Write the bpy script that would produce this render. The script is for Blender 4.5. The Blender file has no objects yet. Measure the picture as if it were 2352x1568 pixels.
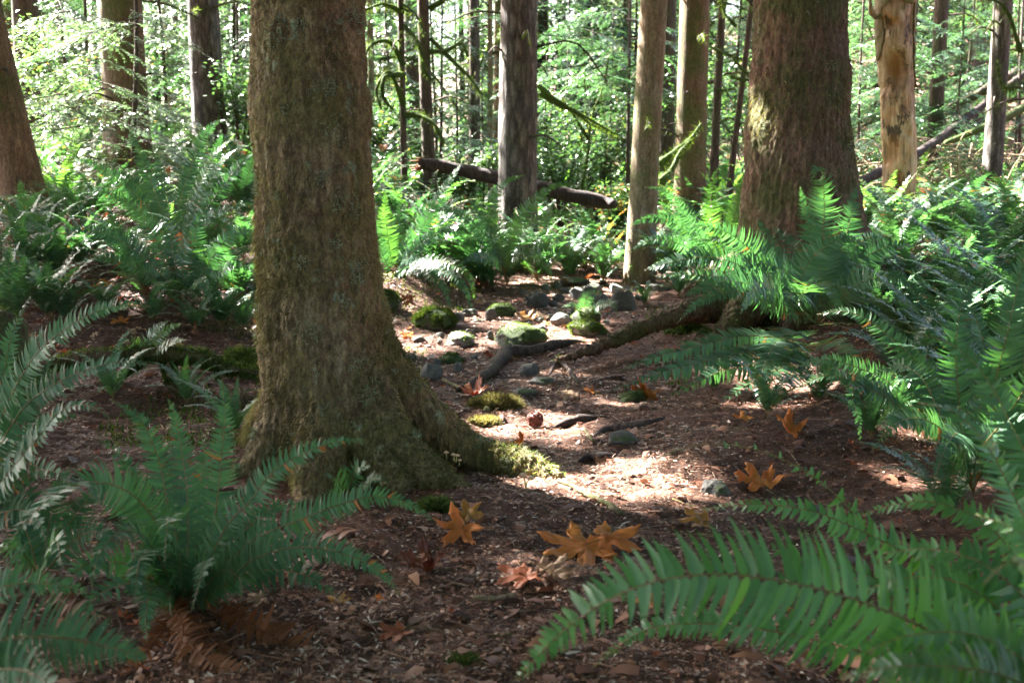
import bpy, math, random
import numpy as np
from mathutils import Vector

# ------------------------------------------------------------------ camera, sky, sun, exposure
sc = bpy.context.scene
F = 2613.0; CX = 1176.0; CY = 784.0; HZ = 400.0; CAMZ = 1.0
TH = math.atan((CY - HZ) / F)
cam_d = bpy.data.cameras.new('camera'); cam = bpy.data.objects.new('camera', cam_d)
sc.collection.objects.link(cam); sc.camera = cam
cam.location = (0, 0, CAMZ); cam.rotation_euler = (math.pi / 2 - TH, 0, 0)
cam_d.sensor_width = 36; cam_d.lens = 36 * F / 2352; cam_d.clip_start = 0.05; cam_d.clip_end = 500
cam_d.dof.use_dof = True; cam_d.dof.focus_distance = 4.5; cam_d.dof.aperture_fstop = 5.6
SUN_AZ, SUN_EL = math.radians(50), math.radians(42)      # azimuth: towards the left of +Y
SV = np.array([-math.cos(SUN_EL) * math.sin(SUN_AZ), math.cos(SUN_EL) * math.cos(SUN_AZ), math.sin(SUN_EL)])
w = bpy.data.worlds.new('World'); sc.world = w; w.use_nodes = True
nt = w.node_tree; bg = nt.nodes['Background']; sky = nt.nodes.new('ShaderNodeTexSky')
sky.sky_type = 'NISHITA'; sky.sun_disc = False; sky.sun_elevation = SUN_EL; sky.sun_rotation = -SUN_AZ
sky.air_density = 1.0; sky.dust_density = 4.0; sky.ozone_density = 0.6
nt.links.new(sky.outputs[0], bg.inputs[0]); bg.inputs[1].default_value = 0.05
sl = bpy.data.lights.new('sun', 'SUN'); so = bpy.data.objects.new('sun', sl); sc.collection.objects.link(so)
sl.energy = 5.0; sl.angle = math.radians(0.5); sl.color = (1, 0.97, 0.91)
so.rotation_euler = Vector(SV).to_track_quat('Z', 'Y').to_euler()
sc.view_settings.view_transform = 'Standard'; sc.view_settings.look = 'None'
sc.view_settings.exposure = 4.65; sc.view_settings.gamma = 1
cy = sc.cycles; cy.use_denoising = True; cy.max_bounces = 6; cy.diffuse_bounces = 3; cy.glossy_bounces = 2
cy.transmission_bounces = 3; cy.transparent_max_bounces = 4; cy.sample_clamp_indirect = 4; cy.caustics_reflective = False
cy.caustics_refractive = False

R = random.Random(7); NR = np.random.default_rng(7)
FW = np.array([0, math.cos(TH), -math.sin(TH)]); UP = np.array([0, math.sin(TH), math.cos(TH)])

def ray(px, py):
    return FW + np.array([1.0, 0, 0]) * (px - CX) / F + UP * (CY - py) / F
def P(px, py, Y):
    r = ray(px, py); return np.array([0, 0, CAMZ]) + r * (Y / r[1])

# ------------------------------------------------------------------ noise and terrain
def _h(i, j, k):
    n = (i * 73856093) ^ (j * 19349663) ^ (k * 83492791)
    n = (n ^ (n >> 13)) * 1274126177; n = n & 0x7fffffff; n = (n ^ (n >> 15)) * 2246822519
    return (n & 0xffffff) / 8388607.5 - 1.0
def noise(p):
    p = np.asarray(p, float); f = np.floor(p).astype(np.int64); t = p - f; t = t * t * (3 - 2 * t)
    out = 0
    for a in (0, 1):
        wa = t[..., 0] if a else 1 - t[..., 0]
        for b in (0, 1):
            wb = t[..., 1] if b else 1 - t[..., 1]
            for c in (0, 1):
                wc = t[..., 2] if c else 1 - t[..., 2]
                out = out + wa * wb * wc * _h(f[..., 0] + a, f[..., 1] + b, f[..., 2] + c)
    return out
def fbm(p, o=4, g=0.5):
    s = 0; a = 1.0
    for i in range(o):
        s = s + a * noise(np.asarray(p) * 2 ** i + 17.3 * i); a *= g
    return s
def ss(x, a, b):
    t = np.clip((np.asarray(x, float) - a) / (b - a), 0, 1); return t * t * (3 - 2 * t)
TY = [0, 2.2, 3.7, 5, 6.5, 9, 11, 14, 20]; TX = [-.2, -.07, .3, .24, .1, .35, .5, .2, -.5]
def trail(y): return np.interp(y, TY, TX)
def H(x, y):
    x = np.asarray(x, float); y = np.asarray(y, float); dx = x - trail(y)
    z = ss(-dx, .5, 2.6) * (.07 + .58 * ss(y, 4.3, 8.6) + .3 * ss(y, 9, 14))
    z = z + ss(dx, .6, 2.6) * (.1 + .22 * ss(y, 5, 10))
    z = z + .4 * ss(y, 11, 17) * (1 - .6 * ss(-dx, .5, 2.6))
    z = z + 7 * ss(x * .8 + y * .35 - 11, 0, 16)
    q = np.stack([x, y, x * 0], -1)
    z = z + .05 * noise(q * .9) + .022 * noise(q * 2.7) + .009 * noise(q * 8)
    return z
def G(px, py, lift=0):
    r = ray(px, py); lo = None; t = 1.0
    while t < 60:
        p = np.array([0, 0, CAMZ]) + r * t
        if p[2] - lift < H(p[0], p[1]): break
        t += .02
    p[2] = float(H(p[0], p[1])) + lift
    return p

# ------------------------------------------------------------------ mesh helpers
class Acc:
    def __init__(s): s.v = []; s.f = []; s.n = 0; s.a = []
    def add(s, V, faces, mat=0, var=0.5):
        V = np.asarray(V, float).reshape(-1, 3); s.v.append(V)
        for fa in faces:
            fa = np.asarray(fa, np.int64)
            if len(fa): s.f.append((fa + s.n, mat))
        s.a.append(np.broadcast_to(np.asarray(var, float), (len(V),)).copy()); s.n += len(V); return s
    def arrays(s):
        return np.concatenate(s.v), s.f, np.concatenate(s.a)
    def addacc(s, o, M=None, loc=(0, 0, 0), dv=0):
        V, f, a = o
        V2 = V @ np.asarray(M).T + loc if M is not None else V + loc
        s.v.append(V2)
        for fa, m in f: s.f.append((fa + s.n, m))
        s.a.append(a + dv); s.n += len(V)
    def mesh(s, name, mats, smooth=True):
        V = np.concatenate(s.v); me = bpy.data.meshes.new(name)
        me.vertices.add(len(V)); me.vertices.foreach_set('co', V.astype(np.float32).ravel())
        loops = np.concatenate([fa.ravel() for fa, m in s.f])
        tot = np.concatenate([np.full(len(fa), fa.shape[1]) for fa, m in s.f])
        mi = np.concatenate([np.full(len(fa), m) for fa, m in s.f])
        me.loops.add(len(loops)); me.loops.foreach_set('vertex_index', loops.astype(np.int32))
        me.polygons.add(len(tot))
        me.polygons.foreach_set('loop_start', np.concatenate([[0], np.cumsum(tot)[:-1]]).astype(np.int32))
        for m in mats: me.materials.append(m)
        me.polygons.foreach_set('material_index', mi.astype(np.int32))
        me.update(calc_edges=True)
        if smooth: me.polygons.foreach_set('use_smooth', np.ones(len(tot), bool))
        at = me.attributes.new('var', 'FLOAT', 'POINT'); at.data.foreach_set('value', np.concatenate(s.a).astype(np.float32))
        return me
def link(name, me, parent=None, loc=(0, 0, 0), rot=(0, 0, 0), scale=(1, 1, 1)):
    o = bpy.data.objects.new(name, me); sc.collection.objects.link(o)
    o.location = loc; o.rotation_euler = rot; o.scale = scale
    if parent is not None: o.parent = parent
    return o
def tag(o, label, cat, group=None, kind=None):
    if label: o['label'] = label
    if cat: o['category'] = cat
    if group: o['group'] = group
    if kind: o['kind'] = kind
    return o
def empty(name, loc, label, cat, group=None, rz=0):
    o = link(name, None, None, tuple(float(c) for c in loc), (0, 0, rz)); o.empty_display_size = .1
    return tag(o, label, cat, group)
def crom(pts, n, closed=False):
    pts = np.asarray(pts, float)
    d = np.concatenate([[0], np.cumsum(np.linalg.norm(np.diff(pts[:, :3], axis=0), axis=1))])
    u = np.linspace(0, d[-1], n); out = []
    m = np.gradient(pts, d, axis=0)
    i = np.clip(np.searchsorted(d, u, 'right') - 1, 0, len(pts) - 2)
    h = (d[i + 1] - d[i])[:, None]; t = ((u - d[i]) / h[:, 0])[:, None]
    return ((2*t**3-3*t**2+1) * pts[i] + (t**3-2*t**2+t) * h * m[i] + (-2*t**3+3*t**2) * pts[i+1] + (t**3-t**2) * h * m[i+1])
def unit(v): return v / (np.linalg.norm(v, axis=-1, keepdims=True) + 1e-12)
def frames(pts, hint=(0, 0, 1)):
    T = unit(np.gradient(pts, axis=0)); S = np.cross(T, np.asarray(hint, float))
    for i in range(len(S)):
        if np.linalg.norm(S[i]) < .05: S[i] = S[i - 1] if i else np.array([1, 0, 0])
    S = unit(S); N = np.cross(S, T); return T, S, N
def tube(acc, pts, rad, sides=8, mat=0, var=.5, bump=0, bscale=8, hint=(0.31, .17, .93), flat=1.0, cap=True):
    pts = np.asarray(pts, float); K = len(pts); rad = np.broadcast_to(np.asarray(rad, float), (K,))
    T = unit(np.gradient(pts, axis=0)); ref = np.asarray(hint, float); S = np.cross(T[0], ref)
    if np.linalg.norm(S) < .1: S = np.cross(T[0], [1, 0, 0])
    Ss = [unit(S)]
    for i in range(1, K):
        s = Ss[-1] - T[i] * np.dot(Ss[-1], T[i]); Ss.append(unit(s))
    S = np.array(Ss); N = np.cross(T, S)
    a = np.linspace(0, 2 * np.pi, sides, endpoint=False)
    off = S[:, None] * np.cos(a)[None, :, None] + N[:, None] * np.sin(a)[None, :, None] * flat
    V = pts[:, None] + off * rad[:, None, None]
    if bump:
        V = V + off * (rad[:, None] * bump * fbm(V * bscale, 3))[..., None]
    idx = np.arange(K * sides).reshape(K, sides); nx = np.roll(idx, -1, 1)
    q = np.stack([idx[:-1], nx[:-1], nx[1:], idx[1:]], -1).reshape(-1, 4)
    fs = [q]
    V = V.reshape(-1, 3)
    if cap:
        V = np.concatenate([V, pts[:1], pts[-1:]]); c0, c1 = K * sides, K * sides + 1
        fs.append(np.stack([nx[0], idx[0], np.full(sides, c0)], -1)); fs.append(np.stack([idx[-1], nx[-1], np.full(sides, c1)], -1))
    acc.add(V, fs, mat, var); return V
def rotz(a): c, s = math.cos(a), math.sin(a); return np.array([[c, -s, 0], [s, c, 0], [0, 0, 1.0]])
def roty(a): c, s = math.cos(a), math.sin(a); return np.array([[c, 0, s], [0, 1, 0], [-s, 0, c]])
def rotx(a): c, s = math.cos(a), math.sin(a); return np.array([[1, 0, 0], [0, c, -s], [0, s, c]])

# ------------------------------------------------------------------ materials
def newmat(name):
    m = bpy.data.materials.new(name); m.use_nodes = True; t = m.node_tree
    return m, t, t.nodes['Principled BSDF'], t.nodes['Material Output']
def N_(t, typ, **k):
    n = t.nodes.new(typ)
    for a, b in k.items():
        if a.startswith('_'): setattr(n, a[1:], b)
        else: n.inputs[a.replace('__', ' ')].default_value = b
    return n
def ramp(t, src, stops):
    r = t.nodes.new('ShaderNodeValToRGB'); e = r.color_ramp.elements
    while len(e) < len(stops): e.new(.5)
    for i, (p, c) in enumerate(stops):
        e[i].position = p; e[i].color = (*c, 1) if len(c) == 3 else c
    t.links.new(src, r.inputs[0]); return r.outputs[0]
def mixc(t, fac, a, b, typ='MIX'):
    m = t.nodes.new('ShaderNodeMix'); m.data_type = 'RGBA'; m.blend_type = typ
    for s, v in ((0, fac), (6, a), (7, b)):
        if hasattr(v, 'links') or hasattr(v, 'is_output'): t.links.new(v, m.inputs[s])
        elif s == 0: m.inputs[0].default_value = v
        else: m.inputs[s].default_value = (*v, 1)
    return m.outputs[2]
def coords(t, scale=(1, 1, 1), loc=(0, 0, 0)):
    c = t.nodes.new('ShaderNodeTexCoord'); mp = t.nodes.new('ShaderNodeMapping')
    mp.inputs['Scale'].default_value = scale; mp.inputs['Location'].default_value = loc
    t.links.new(c.outputs['Object'], mp.inputs[0]); return mp.outputs[0]
def nz(t, vec, s, det=4, rough=.6, dist=0):
    n = N_(t, 'ShaderNodeTexNoise', Scale=s, Detail=det, Roughness=rough, Distortion=dist)
    t.links.new(vec, n.inputs['Vector']); return n.outputs[0]
def bumpn(t, h, strength, dist, prev=None):
    b = N_(t, 'ShaderNodeBump', Strength=strength, Distance=dist); t.links.new(h, b.inputs['Height'])
    if prev: t.links.new(prev, b.inputs['Normal'])
    return b.outputs[0]
def math_(t, op, a, b=None, clamp=False):
    m = t.nodes.new('ShaderNodeMath'); m.operation = op; m.use_clamp = clamp
    for i, v in ((0, a), (1, b)):
        if v is None: continue
        if hasattr(v, 'is_output'): t.links.new(v, m.inputs[i])
        else: m.inputs[i].default_value = v
    return m.outputs[0]
def attr(t, name='var'):
    a = t.nodes.new('ShaderNodeAttribute'); a.attribute_name = name; return a.outputs['Fac']
def rnd(t):
    o = t.nodes.new('ShaderNodeObjectInfo'); return o.outputs['Random']

def leaf_mat(name, stops, trans=.35, rough=.42, spec=.5, tcol=None, patch=None):
    m, t, b, out = newmat(name)
    v = math_(t, 'ADD', attr(t), math_(t, 'MULTIPLY', math_(t, 'SUBTRACT', rnd(t), .5), .25), True)
    col = ramp(t, v, stops)
    if patch:
        n = nz(t, coords(t), patch[0], 3); f = ramp(t, n, [(patch[1], (0, 0, 0)), (patch[1] + .06, (1, 1, 1))])
        col = mixc(t, f, col, patch[2])
    t.links.new(col, b.inputs['Base Color']); b.inputs['Roughness'].default_value = rough
    b.inputs['Specular IOR Level'].default_value = spec
    tr = t.nodes.new('ShaderNodeBsdfTranslucent')
    tc = mixc(t, 1.0, col, tcol or (1.5, 1.9, .6), 'MULTIPLY')
    t.links.new(tc, tr.inputs[0])
    mx = t.nodes.new('ShaderNodeMixShader'); mx.inputs[0].default_value = trans
    t.links.new(b.outputs[0], mx.inputs[1]); t.links.new(tr.outputs[0], mx.inputs[2]); t.links.new(mx.outputs[0], out.inputs[0])
    return m

def bark_mat(name, dark, mid, light, moss=.4, lichen=.3, sc_=1.0, st=.16, rough_plates=False, mosscol=(.05, .065, .016), hi=None, bump=1.0):
    m, t, b, out = newmat(name)
    c1 = coords(t, (26 * sc_, 26 * sc_, 26 * st * sc_)); c2 = coords(t, (70 * sc_, 70 * sc_, 100 * st * sc_)); c3 = coords(t)
    n1 = nz(t, c1, 1, 5, .65, .6); n2 = nz(t, c2, 1, 4, .7); n3 = nz(t, c3, 2.2 * sc_, 4, .6)
    h = math_(t, 'ADD', math_(t, 'MULTIPLY', n1, .7), math_(t, 'MULTIPLY', n2, .35))
    if rough_plates:
        vo = N_(t, 'ShaderNodeTexVoronoi', _feature='DISTANCE_TO_EDGE', Scale=1.0, Randomness=1.0)
        c4 = mixvec(t, coords(t, (16 * sc_, 16 * sc_, 4.5 * sc_)), n1)
        t.links.new(c4, vo.inputs['Vector']); e = math_(t, 'MULTIPLY', vo.outputs[0], 3.0, True)
        h = math_(t, 'ADD', math_(t, 'MULTIPLY', h, .78), math_(t, 'MULTIPLY', e, .22))
    col = ramp(t, h, [(.3, dark), (.52, mid), (.72, light)])
    red = ramp(t, nz(t, coords(t, (3, 3, 1.2), (4, 2, 1)), 1.2, 3), [(.45, (0, 0, 0)), (.65, (1, 1, 1))])
    col = mixc(t, math_(t, 'MULTIPLY', red, .3), col, mixc(t, .5, col, (1.7, .8, .6), 'MULTIPLY'))
    if moss > 0:
        mm = math_(t, 'ADD', n3, math_(t, 'MULTIPLY', math_(t, 'SUBTRACT', n2, .5), .5))
        mf = ramp(t, mm, [(.62 - moss * .3, (0, 0, 0)), (.78 - moss * .3, (1, 1, 1))])
        mc = mixc(t, n2, tuple(c * .45 for c in mosscol), tuple(c * 1.7 for c in mosscol))
        col = mixc(t, math_(t, 'MULTIPLY', mf, .85), col, mc)
    if lichen > 0:
        l1 = nz(t, coords(t, (1, 1, .8), (9, 3, 5)), 9 * sc_, 5, .7, .8)
        l2 = nz(t, c3, 60 * sc_, 2, .7)
        lf = ramp(t, math_(t, 'ADD', l1, math_(t, 'MULTIPLY', l2, .22)), [(.83 - lichen * .15, (0, 0, 0)), (.88 - lichen * .15, (1, 1, 1))])
        col = mixc(t, math_(t, 'MULTIPLY', lf, .75), col, (.22, .26, .17))
    grain = ramp(t, math_(t, 'ADD', math_(t, 'MULTIPLY', nz(t, coords(t, (1, 1, .45)), 75, 3, .8), .6), math_(t, 'MULTIPLY', nz(t, c3, 190, 2, .8), .4)), [(.36, (.42, .42, .42)), (.5, (1, 1, 1)), (.64, (1.75, 1.75, 1.7))])
    col = mixc(t, .85, col, grain, 'MULTIPLY')
    t.links.new(col, b.inputs['Base Color']); b.inputs['Roughness'].default_value = .85
    b.inputs['Specular IOR Level'].default_value = .25
    nn = bumpn(t, h, .9 * bump, .02); fine = bumpn(t, nz(t, c3, 140, 3, .7), .5 * bump, .004, nn)
    t.links.new(fine, b.inputs['Normal'])
    return m
def mixvec(t, vec, n):
    v = t.nodes.new('ShaderNodeVectorMath'); v.operation = 'ADD'; t.links.new(vec, v.inputs[0])
    s = t.nodes.new('ShaderNodeVectorMath'); s.operation = 'SCALE'; s.inputs[0].default_value = (1, 1, .6)
    t.links.new(n, s.inputs['Scale']); t.links.new(s.outputs[0], v.inputs[1]); return v.outputs[0]

def rock_mat(name, a, bcol, moss):
    m, t, b, out = newmat(name)
    c = coords(t); n1 = nz(t, c, 9, 6, .65); n2 = nz(t, c, 60, 3, .7)
    col = ramp(t, math_(t, 'ADD', math_(t, 'MULTIPLY', n1, .75), math_(t, 'MULTIPLY', n2, .3)), [(.32, a), (.72, bcol)])
    sp = ramp(t, nz(t, c, 130, 2), [(.62, (0, 0, 0)), (.68, (1, 1, 1))]); col = mixc(t, math_(t, 'MULTIPLY', sp, .35), col, (.35, .35, .34))
    g = t.nodes.new('ShaderNodeNewGeometry'); s = t.nodes.new('ShaderNodeSeparateXYZ'); t.links.new(g.outputs['Normal'], s.inputs[0])
    mm = math_(t, 'ADD', math_(t, 'MULTIPLY', s.outputs[2], .25), nz(t, c, 7, 4, .6))
    f = ramp(t, mm, [(.98 - moss, (0, 0, 0)), (1.08 - moss, (1, 1, 1))])
    col = mixc(t, f, col, mixc(t, n2, (.02, .034, .01), (.07, .1, .025)))
    t.links.new(col, b.inputs['Base Color']); b.inputs['Roughness'].default_value = .8; b.inputs['Specular IOR Level'].default_value = .3
    t.links.new(bumpn(t, n1, .7, .015, bumpn(t, n2, .5, .004)), b.inputs['Normal']); return m

M = {}
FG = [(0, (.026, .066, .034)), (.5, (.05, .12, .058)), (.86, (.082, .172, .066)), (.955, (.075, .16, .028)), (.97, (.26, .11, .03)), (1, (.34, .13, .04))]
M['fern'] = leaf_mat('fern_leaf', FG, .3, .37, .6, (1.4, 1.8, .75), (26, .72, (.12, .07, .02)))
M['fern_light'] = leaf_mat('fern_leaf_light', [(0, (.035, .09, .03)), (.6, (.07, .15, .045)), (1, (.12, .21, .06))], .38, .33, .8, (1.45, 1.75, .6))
M['fern_near'] = leaf_mat('fern_leaf_near', FG, .24, .5, .35, (1.35, 1.8, .7), (26, .65, (.13, .075, .025)))
M['fern_mid'] = leaf_mat('fern_leaf_mid', [(0, (.035, .095, .035)), (.5, (.066, .165, .056)), (1, (.105, .22, .065))], .3, .38, .5, (1.4, 1.9, .5), (26, .7, (.12, .08, .02)))
M['stalk'] = leaf_mat('fern_stalk', [(0, (.12, .075, .02)), (1, (.2, .14, .035))], .05, .5)
M['dead_fern'] = leaf_mat('dead_fern', [(0, (.07, .025, .01)), (.5, (.17, .06, .02)), (1, (.3, .13, .05))], .25, .6, .3, (1.4, 1, .7))
M['needle'] = leaf_mat('conifer_needles', [(0, (.028, .068, .035)), (.5, (.05, .115, .055)), (1, (.095, .17, .075))], .36, .33, .9, (1.4, 1.55, .8))
M['needle_far'] = leaf_mat('far_needles', [(0, (.028, .06, .03)), (.5, (.055, .105, .045)), (1, (.11, .17, .075))], .34, .33, 1.0, (1.35, 1.5, .85))
M['needle_sheen'] = leaf_mat('sheen_tinted_needles', [(0, (.05, .09, .05)), (.5, (.1, .16, .09)), (1, (.2, .27, .18))], .3, .3, 1.0, (1.4, 1.6, .8))  # paler base colour imitates the sky's sheen on the needles
M['vine'] = leaf_mat('vine_maple_leaf', [(0, (.035, .08, .03)), (.9, (.075, .145, .05)), (.98, (.2, .19, .05)), (1, (.36, .17, .05))], .38, .38, .8, (1.3, 1.4, .7))
M['moss'] = leaf_mat('moss', [(0, (.025, .042, .01)), (.5, (.06, .09, .022)), (1, (.12, .16, .045))], .38, .7, .2, (1.4, 1.5, .6))
M['moss_dry'] = leaf_mat('dry_moss', [(0, (.07, .06, .022)), (.5, (.17, .145, .052)), (1, (.3, .27, .12))], .3, .7, .2, (1.3, 1.3, .7))
M['lichen'] = leaf_mat('pale_lichen', [(0, (.2, .23, .13)), (1, (.36, .39, .25))], .2, .8, .2, (1, 1, 1))
M['orange'] = leaf_mat('maple_orange', [(0, (.34, .1, .022)), (.5, (.6, .21, .045)), (1, (.68, .34, .08))], .3, .6, .35, (1.5, 1.0, .5), (34, .66, (.12, .035, .012)))
M['rust'] = leaf_mat('maple_rust', [(0, (.18, .05, .025)), (.5, (.34, .1, .04)), (1, (.44, .17, .08))], .25, .5, .4, (1.4, .9, .6), (40, .66, (.07, .025, .012)))
M['yellow'] = leaf_mat('maple_yellow', [(0, (.32, .14, .025)), (.6, (.45, .22, .04)), (1, (.5, .3, .1))], .4, .42, .5, (1.3, 1.0, .5), (40, .7, (.2, .07, .02)))
M['tan'] = leaf_mat('maple_tan', [(0, (.25, .13, .06)), (1, (.5, .33, .2))], .3, .5, .4, (1.2, 1.0, .7), (40, .7, (.16, .06, .03)))
M['litter'] = leaf_mat('litter', [(0, (.03, .014, .009)), (.35, (.12, .046, .025)), (.6, (.25, .105, .055)), (.82, (.38, .2, .12)), (.97, (.5, .36, .26)), (1, (.6, .5, .4))], .1, .55, .4, (1, 1, 1))
M['twig'] = bark_mat('twig_wood', (.06, .04, .03), (.16, .11, .07), (.32, .25, .17), .1, .2, 2)
M['bark_main'] = bark_mat('bark_mossy', (.03, .019, .011), (.17, .115, .062), (.4, .3, .17), .62, .8, 1.3, mosscol=(.13, .11, .035), st=.35, bump=1.5)
M['bark_root'] = bark_mat('bark_root', (.025, .018, .012), (.07, .05, .032), (.13, .1, .065), .75, .3, 1.3, mosscol=(.04, .075, .012))
M['bark_red'] = bark_mat('bark_red', (.036, .023, .015), (.12, .07, .046), (.22, .15, .105), .6, .5, 1.1, mosscol=(.062, .07, .02))
M['bark_orange'] = bark_mat('bark_orange', (.04, .024, .013), (.15, .092, .05), (.28, .18, .1), .5, .3, .9)
M['bark_grey'] = bark_mat('bark_grey', (.018, .014, .013), (.075, .062, .055), (.19, .165, .15), .15, .4, .75, rough_plates=True)
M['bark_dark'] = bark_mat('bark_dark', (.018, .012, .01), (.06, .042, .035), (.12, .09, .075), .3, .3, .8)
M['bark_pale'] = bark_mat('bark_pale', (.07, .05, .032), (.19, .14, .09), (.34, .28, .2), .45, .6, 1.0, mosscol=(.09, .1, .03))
M['log'] = bark_mat('log_dark', (.01, .007, .006), (.03, .02, .018), (.075, .055, .048), .1, .15, .9)
M['rock'] = rock_mat('rock_grey', (.04, .036, .032), (.14, .13, .115), .3)
M['rock_moss'] = rock_mat('rock_mossy', (.045, .045, .036), (.13, .125, .1), .52)
M['rock_pale'] = rock_mat('rock_pale', (.09, .085, .08), (.24, .23, .215), .3)
def simple(name, col, rough=.6, scale=30, var=.35):
    m, t, b, out = newmat(name); n = nz(t, coords(t), scale, 4)
    t.links.new(mixc(t, n, tuple(c * (1 - var) for c in col), tuple(min(c * (1 + var), 1) for c in col)), b.inputs['Base Color'])
    b.inputs['Roughness'].default_value = rough; t.links.new(bumpn(t, n, .4, .003), b.inputs['Normal']); return m
M['cap'] = simple('mushroom_cap', (.62, .36, .2), .4, 60, .25); M['stem'] = simple('mushroom_stem', (.5, .46, .14), .5)
M['cone'] = simple('cone_scale', (.2, .07, .045), .6, 90, .5)
M['herb'] = leaf_mat('pale_herb', [(0, (.25, .3, .12)), (1, (.45, .45, .25))], .4, .4, .5, (1.1, 1.2, .8))
# ground
m, t, b, out = newmat('forest_floor')
c = coords(t); n1 = nz(t, c, 1.3, 5, .6); n2 = nz(t, coords(t, (1, 1.6, 1)), 60, 5, .75, 1.0); n3 = nz(t, c, 240, 3, .8); n4 = nz(t, c, 9, 4, .6)
h = math_(t, 'ADD', math_(t, 'MULTIPLY', n2, .6), math_(t, 'MULTIPLY', n3, .4))
col = ramp(t, h, [(.3, (.022, .01, .006)), (.46, (.08, .034, .019)), (.58, (.18, .078, .042)), (.74, (.34, .18, .11))])
col = mixc(t, ramp(t, n4, [(.35, (0, 0, 0)), (.7, (1, 1, 1))]), mixc(t, .5, col, (.55, .5, .5), 'MULTIPLY'), col)
col = mixc(t, ramp(t, n1, [(.6, (0, 0, 0)), (.72, (.7, .7, .7))]), col, mixc(t, n3, (.012, .028, .006), (.05, .075, .015)))
t.links.new(col, b.inputs['Base Color']); b.inputs['Roughness'].default_value = .8; b.inputs['Specular IOR Level'].default_value = .3
t.links.new(bumpn(t, n2, .9, .02, bumpn(t, n3, .8, .006)), b.inputs['Normal']); M['ground'] = m
# snag wood
m, t, b, out = newmat('snag_wood')
c1 = coords(t, (30, 30, 3)); n1 = nz(t, c1, 1, 5, .7, .5); n2 = nz(t, coords(t), 5, 5, .7, 1.5)
col = ramp(t, n1, [(.3, (.13, .075, .04)), (.5, (.36, .24, .14)), (.7, (.55, .45, .33))])
col = mixc(t, ramp(t, n2, [(.5, (0, 0, 0)), (.62, (1, 1, 1))]), col, mixc(t, .5, col, (.5, .22, .08)))
col = mixc(t, ramp(t, nz(t, coords(t, (1, 1, .5), (3, 3, 3)), 7, 5, .75), [(.55, (0, 0, 0)), (.6, (1, 1, 1))]), col, (.05, .03, .018))
col = mixc(t, attr(t), col, (.22, .085, .015))
band = ramp(t, nz(t, coords(t, (1.5, 1.5, .9), (1, 5, 2)), 2.4, 4), [(.5, (0, 0, 0)), (.6, (1, 1, 1))]); col = mixc(t, math_(t, 'MULTIPLY', band, .9), col, mixc(t, .7, col, (.35, .22, .16), 'MULTIPLY'))
t.links.new(col, b.inputs['Base Color']); b.inputs['Roughness'].default_value = .7
t.links.new(bumpn(t, n1, .8, .02, bumpn(t, n2, .6, .02)), b.inputs['Normal']); M['snag'] = m

# ------------------------------------------------------------------ ground
def grid_axis(a, b, near, s0, grow):
    xs = [near]; s = s0
    while xs[-1] < b: xs.append(xs[-1] + s); s *= grow
    s = s0; ys = []; x = near
    while x > a: x -= s; s *= grow; ys.append(x)
    return np.array(sorted(ys + xs))
gx = grid_axis(-120, 120, 0.2, .035, 1.022); gy = np.concatenate([np.linspace(-60, -1, 30), np.arange(-.5, 1.8, .1), np.arange(1.8, 6.5, .035), grid_axis(6.5, 160, 6.5, .04, 1.02)[1:]])
gy = np.unique(np.round(gy, 4))
X, Yg = np.meshgrid(gx, gy); Z = H(X, Yg)
q3 = np.stack([X * 22, Yg * 22, X * 0], -1); Z = Z + .009 * fbm(q3, 2) + .008 * noise(q3 * .3)
V = np.stack([X, Yg, Z], -1).reshape(-1, 3); idx = np.arange(V.shape[0]).reshape(X.shape)
a = Acc(); a.add(V, [np.stack([idx[:-1, :-1], idx[:-1, 1:], idx[1:, 1:], idx[1:, :-1]], -1).reshape(-1, 4)])
tag(link('ground', a.mesh('ground', [M['ground']])), 'reddish brown forest floor of needles and soil along the trail', None, None, 'structure')

# ------------------------------------------------------------------ foliage kits
def blades(acc, base, dirs, nrm, L, W, mat=0, var=.5, bend=.3):
    """thin two-segment blades; base, dirs, nrm (n,3)"""
    n = len(base); S = unit(np.cross(dirs, nrm)); L = np.broadcast_to(L, (n,))[:, None]; W = np.broadcast_to(W, (n,))[:, None]
    mid = base + dirs * L * .5; tip = base + dirs * L - nrm * L * bend
    V = np.stack([base - S * W * .5, base + S * W * .5, mid + S * W * .5, mid - S * W * .5, tip], 1).reshape(-1, 3)
    k = np.arange(n)[:, None] * 5
    acc.add(V, [k + np.array([0, 1, 2, 3]), k + np.array([3, 2, 4])], mat, np.repeat(np.broadcast_to(var, (n,)), 5))
def spikes(acc, base, dirs, L, W, mat=0, var=.5, rng=NR):
    n = len(base); S = unit(np.cross(dirs, rng.normal(size=(n, 3)))); L = np.broadcast_to(L, (n,))[:, None]; W = np.broadcast_to(W, (n,))[:, None]
    V = np.stack([base - S * W * .5, base + S * W * .5, base + dirs * L], 1).reshape(-1, 3)
    acc.add(V, [np.arange(n * 3).reshape(n, 3)], mat, np.repeat(np.broadcast_to(var, (n,)), 3))

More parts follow.
